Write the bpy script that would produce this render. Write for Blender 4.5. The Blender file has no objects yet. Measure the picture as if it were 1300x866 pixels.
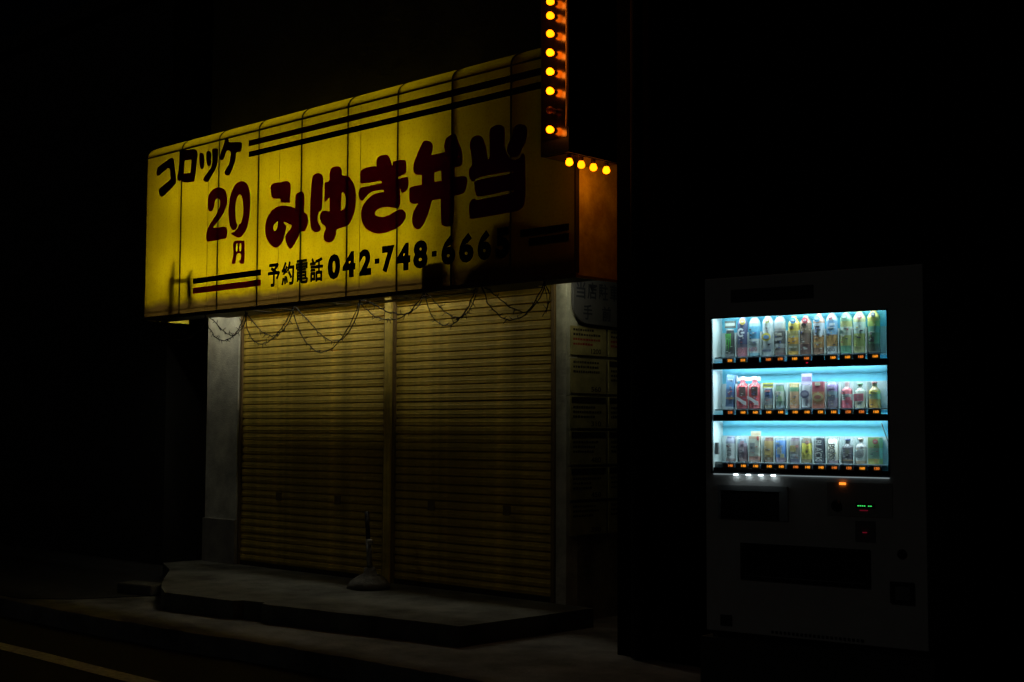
import bpy, math, random
from mathutils import Vector, Matrix
from mathutils.geometry import tessellate_polygon
random.seed(7)
sc = bpy.context.scene
R = math.radians

# ---------------------------------------------------------------- camera
EYE = 1.48
cam_d = bpy.data.cameras.new('camera'); cam = bpy.data.objects.new('camera', cam_d)
sc.collection.objects.link(cam); sc.camera = cam
cam_d.sensor_width = 36.0; cam_d.lens = 1711.9 / 1300 * 36
cam_d.clip_start = 0.05; cam_d.clip_end = 400
PITCH, YAW, ROLL = 0.0664, 0.76775, 0.0041
cam.matrix_world = (Matrix.Translation((0, 0, EYE)) @ Matrix.Rotation(YAW, 4, 'Z')
                    @ Matrix.Rotation(math.pi / 2 + PITCH, 4, 'X') @ Matrix.Rotation(ROLL, 4, 'Z'))

# ---------------------------------------------------------------- night sky, faint moon-like sun, exposure
w = bpy.data.worlds.new("World"); sc.world = w; w.use_nodes = True
nt = w.node_tree; bg = nt.nodes['Background']
sky = nt.nodes.new('ShaderNodeTexSky'); sky.sky_type = 'NISHITA'; sky.sun_disc = False
SUN_EL, SUN_AZ = R(32), R(205)
sky.sun_elevation = SUN_EL; sky.sun_rotation = SUN_AZ
nt.links.new(sky.outputs[0], bg.inputs[0]); bg.inputs[1].default_value = 0.00005
sl = bpy.data.lights.new('moonlight', 'SUN'); sl.energy = 0.012; sl.angle = R(2.0); sl.color = (1, 0.95, 0.86)
so = bpy.data.objects.new('moonlight', sl); sc.collection.objects.link(so)
sd = Vector((math.sin(SUN_AZ) * math.cos(SUN_EL), math.cos(SUN_AZ) * math.cos(SUN_EL), math.sin(SUN_EL)))
so.rotation_euler = sd.to_track_quat('Z', 'Y').to_euler(); so.location = (-5, -9, 8)
sc.view_settings.view_transform = 'Standard'; sc.view_settings.look = 'None'
sc.view_settings.exposure = 0.0; sc.view_settings.gamma = 1.0; sc.view_settings.use_curve_mapping = False
sc.cycles.use_denoising = True
sc.cycles.max_bounces = 10; sc.cycles.diffuse_bounces = 5; sc.cycles.transmission_bounces = 6; sc.cycles.transparent_max_bounces = 8
sc.cycles.sample_clamp_indirect = 6.0

# ---------------------------------------------------------------- helpers
COL = sc.collection
def link(o, parent=None):
    COL.objects.link(o)
    if parent is not None: o.parent = parent
    return o
def tag(o, label=None, cat=None, group=None, kind=None):
    if label: o['label'] = label
    if cat: o['category'] = cat
    if group: o['group'] = group
    if kind: o['kind'] = kind
    return o
def empty(name, loc, label, cat, group=None, rz=0.0):
    o = bpy.data.objects.new(name, None); o.location = loc; o.rotation_euler = (0, 0, rz)
    o.empty_display_size = .1
    return tag(link(o), label, cat, group)

class MB:
    """collects geometry for ONE mesh object; faces carry a material slot"""
    def __init__(s): s.v = []; s.f = []; s.m = []; s.sm = []
    def add(s, vs, fs, mi=0, smooth=False):
        b = len(s.v); s.v += [tuple(v) for v in vs]
        for f in fs: s.f.append(tuple(b + i for i in f)); s.m.append(mi); s.sm.append(smooth)
        return s
    def box(s, x0, x1, y0, y1, z0, z1, mi=0):
        vs = [(x0,y0,z0),(x1,y0,z0),(x1,y1,z0),(x0,y1,z0),(x0,y0,z1),(x1,y0,z1),(x1,y1,z1),(x0,y1,z1)]
        return s.add(vs, [(0,3,2,1),(4,5,6,7),(0,1,5,4),(1,2,6,5),(2,3,7,6),(3,0,4,7)], mi)
    def tube(s, pts, r, n=8, mi=0, caps=True):
        pts = [Vector(p) for p in pts]; rs = r if isinstance(r, (list, tuple)) else [r] * len(pts)
        vs = []; 
        for i, p in enumerate(pts):
            d = (pts[min(i + 1, len(pts) - 1)] - pts[max(i - 1, 0)]).normalized()
            a = d.orthogonal() if i == 0 else (a - d * a.dot(d))
            a.normalize(); b = d.cross(a)
            for k in range(n):
                t = 2 * math.pi * k / n; vs.append(p + (a * math.cos(t) + b * math.sin(t)) * rs[i])
        fs = [(i*n+k, i*n+(k+1)%n, (i+1)*n+(k+1)%n, (i+1)*n+k) for i in range(len(pts)-1) for k in range(n)]
        s.add(vs, fs, mi, True)
        if caps:
            b = len(s.v) - len(vs); m = len(vs)
            s.f.append(tuple(b + k for k in reversed(range(n)))); s.m.append(mi); s.sm.append(False)
            s.f.append(tuple(b + m - n + k for k in range(n))); s.m.append(mi); s.sm.append(False)
        return s
    def lathe(s, prof, n=20, c=(0,0,0), mi=0, mats=None, sy=1.0):
        """prof: list of (radius, z); mats gives a slot per segment"""
        vs = []
        for r, z in prof:
            for k in range(n):
                t = 2*math.pi*k/n; vs.append((c[0]+r*math.cos(t), c[1]+r*math.sin(t)*sy, c[2]+z))
        b = len(s.v); s.v += vs
        for i in range(len(prof)-1):
            for k in range(n):
                s.f.append((b+i*n+k, b+i*n+(k+1)%n, b+(i+1)*n+(k+1)%n, b+(i+1)*n+k))
                s.m.append(mats[i] if mats else mi); s.sm.append(True)
        s.f.append(tuple(b+k for k in reversed(range(n)))); s.m.append(mats[0] if mats else mi); s.sm.append(False)
        s.f.append(tuple(b+(len(prof)-1)*n+k for k in range(n))); s.m.append(mats[-1] if mats else mi); s.sm.append(False)
        return s
    def plate(s, outer, holes, depth, fn, mi=0):
        """2-D outline with holes, extruded; fn(a, b, d) -> 3-D point, d from 0 (front) to depth"""
        loops = [outer] + list(holes); flat = [p for l in loops for p in l]
        tris = tessellate_polygon([[Vector((p[0], p[1], 0)) for p in l] for l in loops])
        N = len(flat); vs = [fn(p[0], p[1], 0) for p in flat] + [fn(p[0], p[1], depth) for p in flat]
        fs = [tuple(t) for t in tris] + [tuple(i + N for i in reversed(t)) for t in tris]
        b = 0
        for l in loops:
            m = len(l)
            for k in range(m): fs.append((b+k, b+(k+1)%m, b+(k+1)%m+N, b+k+N))
            b += m
        return s.add(vs, fs, mi)
    def build(s, name, mats, parent=None, fix=True, bevel=0):
        me = bpy.data.meshes.new(name); me.from_pydata(s.v, [], s.f)
        for m in (mats if isinstance(mats, (list, tuple)) else [mats]): me.materials.append(m)
        me.polygons.foreach_set('material_index', s.m); me.polygons.foreach_set('use_smooth', s.sm)
        if fix:
            import bmesh
            bm = bmesh.new(); bm.from_mesh(me); bmesh.ops.recalc_face_normals(bm, faces=bm.faces); bm.to_mesh(me); bm.free()
        me.update()
        o = link(bpy.data.objects.new(name, me), parent)
        if bevel:
            b = o.modifiers.new('bevel', 'BEVEL'); b.width = bevel; b.segments = 2; b.limit_method = 'ANGLE'; b.angle_limit = R(50)
        return o

def smooth_outline(pts, n=5):
    """closed Catmull-Rom curve; a doubled point is a sharp corner"""
    out = []; N = len(pts)
    for i in range(N):
        p0, p1, p2, p3 = pts[i-1], pts[i], pts[(i+1) % N], pts[(i+2) % N]
        if p1 == p2: continue
        for k in range(n):
            t = k / n; q = []
            for j in (0, 1):
                q.append(.5*((2*p1[j]) + (-p0[j]+p2[j])*t + (2*p0[j]-5*p1[j]+4*p2[j]-p3[j])*t*t + (-p0[j]+3*p1[j]-3*p2[j]+p3[j])*t**3))
            out.append(tuple(q))
    return out

_txt = {}
def text_mesh(body, bold=0.0):
    """text as plain mesh data in its own unit box (0..1, 0..1)"""
    key = (body, bold)
    if key in _txt: return _txt[key]
    c = bpy.data.curves.new('lettering', 'FONT'); c.body = body; c.size = 1; c.offset = bold; c.resolution_u = 3
    o = bpy.data.objects.new('lettering', c); COL.objects.link(o)
    dg = bpy.context.evaluated_depsgraph_get(); dg.update()
    me = bpy.data.meshes.new_from_object(o.evaluated_get(dg))
    vs = [tuple(v.co) for v in me.vertices]; fs = [tuple(p.vertices) for p in me.polygons]
    bpy.data.objects.remove(o); bpy.data.meshes.remove(me); bpy.data.curves.remove(c)
    xs = [v[0] for v in vs]; ys = [v[1] for v in vs]
    x0, x1, y0, y1 = min(xs), max(xs), min(ys), max(ys)
    vs = [((v[0]-x0)/(x1-x0), (v[1]-y0)/(y1-y0)) for v in vs]
    _txt[key] = (vs, fs); return _txt[key]
def add_text(mb, body, a0, a1, b0, b1, fn, bold=0.0, mi=0):
    vs, fs = text_mesh(body, bold)
    mb.add([fn(a0 + v[0]*(a1-a0), b0 + v[1]*(b1-b0)) for v in vs], fs, mi)
    return mb

# ---------------------------------------------------------------- materials
def mat(name, col, rough=.7, metal=0.0, spec=.4, var=.15, scale=6, bump=.1, bscale=60, emit=None, es=1.0, dirt=None):
    m = bpy.data.materials.new(name); m.use_nodes = True
    t = m.node_tree; n = t.nodes; l = t.links; b = n['Principled BSDF']
    b.inputs['Roughness'].default_value = rough; b.inputs['Metallic'].default_value = metal
    b.inputs['Specular IOR Level'].default_value = spec
    tc = n.new('ShaderNodeTexCoord')
    if var:
        no = n.new('ShaderNodeTexNoise'); no.inputs['Scale'].default_value = scale; no.inputs['Detail'].default_value = 8; no.inputs['Roughness'].default_value = .65
        l.new(tc.outputs['Object'], no.inputs['Vector'])
        cr = n.new('ShaderNodeValToRGB'); e = cr.color_ramp.elements
        e[0].position = .3; e[1].position = .7
        dk = dirt or tuple(c*(1-var*1.6) for c in col); e[0].color = (*dk, 1); e[1].color = (*[min(1, c*(1+var*.6)) for c in col], 1)
        l.new(no.outputs['Fac'], cr.inputs[0]); l.new(cr.outputs[0], b.inputs['Base Color'])
    else: b.inputs['Base Color'].default_value = (*col, 1)
    if bump:
        n2 = n.new('ShaderNodeTexNoise'); n2.inputs['Scale'].default_value = bscale; n2.inputs['Detail'].default_value = 6
        l.new(tc.outputs['Object'], n2.inputs['Vector'])
        bp = n.new('ShaderNodeBump'); bp.inputs['Strength'].default_value = bump; bp.inputs['Distance'].default_value = .01
        l.new(n2.outputs['Fac'], bp.inputs['Height']); l.new(bp.outputs[0], b.inputs['Normal'])
    if emit: b.inputs['Emission Color'].default_value = (*emit, 1); b.inputs['Emission Strength'].default_value = es
    return m
def emitter(name, col, s):
    m = bpy.data.materials.new(name); m.use_nodes = True; n = m.node_tree.nodes; n.clear()
    e = n.new('ShaderNodeEmission'); o = n.new('ShaderNodeOutputMaterial')
    e.inputs[0].default_value = (*col, 1); e.inputs[1].default_value = s
    m.node_tree.links.new(e.outputs[0], o.inputs[0]); return m
def acrylic(name, col, trans=.6, grime=None, z0=None):
    """weathered translucent sheet: translucent + diffuse + a little gloss; grime darkens it where dirt has settled (object z near z0)"""
    m = bpy.data.materials.new(name); m.use_nodes = True; t = m.node_tree; n = t.nodes; l = t.links; n.clear()
    out = n.new('ShaderNodeOutputMaterial'); tr = n.new('ShaderNodeBsdfTranslucent'); df = n.new('ShaderNodeBsdfDiffuse')
    gl = n.new('ShaderNodeBsdfGlossy'); gl.inputs['Roughness'].default_value = .35; gl.inputs[0].default_value = (.5, .5, .5, 1)
    m1 = n.new('ShaderNodeMixShader'); m1.inputs[0].default_value = 1 - trans; m2 = n.new('ShaderNodeMixShader'); m2.inputs[0].default_value = .03
    tc = n.new('ShaderNodeTexCoord'); no = n.new('ShaderNodeTexNoise'); no.inputs['Scale'].default_value = 1.7; no.inputs['Detail'].default_value = 10; no.inputs['Roughness'].default_value = .7
    l.new(tc.outputs['Object'], no.inputs[0])
    cr = n.new('ShaderNodeValToRGB'); cr.color_ramp.elements[0].position = .25; cr.color_ramp.elements[1].position = .75
    cr.color_ramp.elements[0].color = (*[c*.78 for c in col], 1); cr.color_ramp.elements[1].color = (*col, 1)
    l.new(no.outputs['Fac'], cr.inputs[0]); cur = cr.outputs[0]
    if grime:
        # fine dirt specks, vertical streaks
        mp = n.new('ShaderNodeMapping'); mp.inputs['Scale'].default_value = (14, 14, .9); l.new(tc.outputs['Object'], mp.inputs[0])
        n3 = n.new('ShaderNodeTexNoise'); n3.inputs['Scale'].default_value = 1.0; n3.inputs['Detail'].default_value = 8; l.new(mp.outputs[0], n3.inputs[0])
        c3 = n.new('ShaderNodeValToRGB'); c3.color_ramp.elements[0].position = .35; c3.color_ramp.elements[1].position = .6
        c3.color_ramp.elements[0].color = (.78, .74, .6, 1); c3.color_ramp.elements[1].color = (1, 1, 1, 1); l.new(n3.outputs['Fac'], c3.inputs[0])
        mx = n.new('ShaderNodeMixRGB'); mx.blend_type = 'MULTIPLY'; mx.inputs[0].default_value = .3; l.new(cur, mx.inputs[1]); l.new(c3.outputs[0], mx.inputs[2]); cur = mx.outputs[0]
        n5 = n.new('ShaderNodeTexNoise'); n5.inputs['Scale'].default_value = 55; n5.inputs['Detail'].default_value = 4; l.new(tc.outputs['Object'], n5.inputs[0])
        c5 = n.new('ShaderNodeValToRGB'); c5.color_ramp.elements[0].position = .3; c5.color_ramp.elements[1].position = .5
        c5.color_ramp.elements[0].color = (.72, .66, .5, 1); c5.color_ramp.elements[1].color = (1, 1, 1, 1); l.new(n5.outputs['Fac'], c5.inputs[0])
        mx5 = n.new('ShaderNodeMixRGB'); mx5.blend_type = 'MULTIPLY'; mx5.inputs[0].default_value = .7; l.new(cur, mx5.inputs[1]); l.new(c5.outputs[0], mx5.inputs[2]); cur = mx5.outputs[0]
    if z0 is not None:
        # settled brown dirt along the lower edge with an uneven upper line
        sp = n.new('ShaderNodeSeparateXYZ'); l.new(tc.outputs['Object'], sp.inputs[0])
        n4 = n.new('ShaderNodeTexNoise'); n4.inputs['Scale'].default_value = 3.2; n4.inputs['Detail'].default_value = 7; l.new(tc.outputs['Object'], n4.inputs[0])
        ma = n.new('ShaderNodeMath'); ma.operation = 'MULTIPLY_ADD'; ma.inputs[1].default_value = .13; l.new(n4.outputs['Fac'], ma.inputs[0]); ma.inputs[2].default_value = z0 - .03
        sb = n.new('ShaderNodeMath'); sb.operation = 'SUBTRACT'; l.new(sp.outputs[2], sb.inputs[0]); l.new(ma.outputs[0], sb.inputs[1])
        mr = n.new('ShaderNodeMapRange'); mr.inputs[1].default_value = -.01; mr.inputs[2].default_value = .05; mr.inputs[3].default_value = 1; mr.inputs[4].default_value = 0; l.new(sb.outputs[0], mr.inputs[0])
        mx4 = n.new('ShaderNodeMixRGB'); l.new(mr.outputs[0], mx4.inputs[0]); l.new(cur, mx4.inputs[1]); mx4.inputs[2].default_value = (.13, .08, .018, 1); cur = mx4.outputs[0]
    l.new(cur, tr.inputs[0]); l.new(cur, df.inputs[0])
    l.new(tr.outputs[0], m1.inputs[1]); l.new(df.outputs[0], m1.inputs[2]); l.new(m1.outputs[0], m2.inputs[1]); l.new(gl.outputs[0], m2.inputs[2]); l.new(m2.outputs[0], out.inputs[0])
    return m

M = dict(
 asphalt=mat('asphalt', (.05,.05,.05), .85, var=.35, scale=30, bump=.6, bscale=160),
 concrete=mat('concrete', (.145,.15,.13), .9, var=.5, scale=2.5, bump=.5, bscale=70),
 paving=mat('sidewalk concrete', (.25,.25,.235), .9, var=.5, scale=1.6, bump=.5, bscale=50),
 paint=mat('road paint', (.8,.8,.78), .8, var=.3, scale=25, bump=.2),
 mortar=mat('dark mortar wall', (.035,.033,.03), .9, var=.3, scale=2, bump=.4, bscale=40),
 siding=mat('neighbour wall', (.02,.02,.02), .8, var=.3, scale=2, bump=.3),
 plaster=mat('white pillar plaster', (.70,.71,.60), .85, var=.28, scale=5, bump=.5, bscale=90),
 tile=mat('pillar base render', (.36,.35,.31), .6, var=.2),
 slat=mat('tan painted steel', (.72,.53,.095), .5, var=.35, scale=5, bump=.15, bscale=30, spec=.3),
 post=mat('yellow brown steel post', (.75,.58,.12), .5, var=.3, scale=6),
 rail=mat('brown guide rail', (.22,.15,.06), .5),
 frame=mat('rusty dark steel frame', (.035,.025,.018), .75, var=.4, scale=12, bump=.4),
 rib=mat('dark rib', (.03,.022,.012), .8),
 yellow=acrylic('yellow sign acrylic', (.49,.365,.002), .62, grime=True, z0=2.575),
 yellow_top=acrylic('yellow sign acrylic top', (.44,.33,.002), .62, grime=True),
 maroon=acrylic('maroon sign film', (.27,.016,.6), .9),
 blackf=mat('black sign film', (.006,.005,.004), .95, spec=.05, var=0, bump=0),
 inner=mat('sign box inner wall', (.45,.40,.20), .8, var=.2),
 backm=mat('sign box lower inner wall', (.10,.08,.03), .8, var=.2),
 junk=mat('dark fixture metal', (.02,.018,.015), .7),
 dark_metal=mat('dark glossy sign metal', (.20,.13,.08), .2, metal=.95, var=.3, scale=20, bump=.03, bscale=12),
 housing=mat('black painted housing', (.012,.012,.013), .5),
 trim=mat('copper brown trim', (.75,.50,.25), .4, metal=.2),
 bulb=emitter('lit amber bulb', (1.0,.19,.0012), 5.2),
 bulb_off=mat('unlit amber bulb', (.20,.05,.01), .15, var=0, bump=0),
 socket=mat('bulb socket', (.05,.035,.02), .5),
 placard=mat('yellowed menu paper', (.52,.46,.20), .8, var=.25, scale=9),
 ink=mat('dark print', (.04,.03,.02), .7, var=0, bump=0),
 redink=mat('red print', (.35,.04,.02), .7, var=0, bump=0),
 parkw=mat('grey white parking board', (.11,.11,.12), .6, var=.15),
 parkk=mat('dark blue board lettering', (.02,.025,.04), .6, var=0, bump=0),
 wire=mat('black wire', (.006,.006,.006), .7, var=0, bump=0),
 rubber=mat('black stand pole', (.012,.012,.012), .5, var=0),
 silver=mat('worn steel tube', (.35,.35,.33), .4, metal=.6),
 vm_white=mat('vending machine white enamel', (.60,.60,.58), .35, var=.08, scale=4, bump=.05, bscale=20),
 vm_black=mat('black plastic', (.012,.013,.016), .4, var=.1, bump=0),
 vm_bar=mat('dark shelf bar', (.015,.018,.026), .3, var=0, bump=0),
 vm_btn=mat('button housing', (.09,.12,.17), .3, var=0, bump=0),
 vm_back=mat('pale blue display back', (.20,.66,.85), .6, var=0, bump=0),
 vm_card=mat('white display riser', (.55,.62,.63), .6, var=0, bump=0),
 vm_jamb=mat('white display jamb', (.72,.80,.78), .5, var=0, bump=0),
 vm_grey=mat('grey plastic', (.16,.17,.17), .5, var=.1, bump=0),
 price=emitter('amber digits', (1.0,.33,.02), 1.15),
 price_hot=emitter('orange lamp', (1.0,.22,.02), 2.0),
 green=emitter('green digits', (.06,1,.16), 1.0),
 red=emitter('red lamp', (1,.01,.05), .45),
 red_dim=emitter('dim red lamp', (1,.03,.10), .09),
 led=emitter('white shelf lamps', (.70,.94,1.0), 265),
 led_w=emitter('white panel lamps', (.8,.95,1.0), 7),
)
def glass(name):
    m = bpy.data.materials.new(name); m.use_nodes = True; t = m.node_tree; n = t.nodes; n.clear()
    o = n.new('ShaderNodeOutputMaterial'); tr = n.new('ShaderNodeBsdfTransparent'); g = n.new('ShaderNodeBsdfGlossy'); g.inputs['Roughness'].default_value = .02
    f = n.new('ShaderNodeFresnel'); f.inputs[0].default_value = 1.45; mx = n.new('ShaderNodeMixShader')
    t.links.new(f.outputs[0], mx.inputs[0]); t.links.new(tr.outputs[0], mx.inputs[1]); t.links.new(g.outputs[0], mx.inputs[2]); t.links.new(mx.outputs[0], o.inputs[0]); return m
M['glass'] = glass('clear window pane')
_pc = {}
def plain(c, rough=.35):
    k = (c, rough)
    if k not in _pc: _pc[k] = mat('package colour', tuple(x*.86+.08 for x in c), rough, var=.12, scale=45, bump=0)
    return _pc[k]
TUBE = 34.0
M['yellow_end'] = mat('yellow sign end sheet', (.80,.72,.06), .5, var=.35, scale=5, bump=.1, dirt=(.40,.26,.02))
M['maroon_dark'] = acrylic('dark maroon sign film', (.10,.012,.2), .88)
M['door'] = mat('dark brown door', (.09,.07,.055), .6)
M['vm_grey2'] = mat('bright metal trim', (.55,.57,.56), .3, metal=.5, var=0, bump=0)
M['vm_grey3'] = mat('pale grey notice frame', (.30,.32,.32), .4, var=0, bump=0)
M['vm_white2'] = mat('control panel plastic', (.40,.40,.39), .4, var=.05, bump=0)
M['vm_dark2'] = mat('dark sticker', (.03,.035,.04), .5, var=.1, bump=0)
M['vm_pad'] = mat('push button pad', (.10,.13,.18), .3, var=0, bump=0)
M['price2'] = emitter('amber digits dim', (1.0,.24,.03), .8)
M['plinth'] = mat('dark plinth concrete', (.06,.06,.055), .9, var=.3, scale=4)
M['clawgreen'] = mat('claw mark green', (.12,.55,.10), .5, var=0, bump=0)
M['pipe'] = mat('dull grey pipe', (.03,.036,.04), .8, spec=.1)
M['glowing_trim'] = emitter('glowing window trim', (.75,.95,1.0), .22)
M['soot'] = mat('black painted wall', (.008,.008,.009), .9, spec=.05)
M['standbase'] = mat('dark rubber base', (.15,.15,.135), .9, var=.4, scale=9, bump=.5)
M['bulb2'] = emitter('lit amber bulb dim', (1.0,.19,.001), 4.6)
M['shade_sheet'] = mat('painted shade on sidewalk', (.03,.03,.029), .95, var=.3, scale=8, bump=.4)
M['side'] = mat('stained pale side wall', (.42,.41,.33), .9, var=.5, scale=3, bump=.4)

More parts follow.
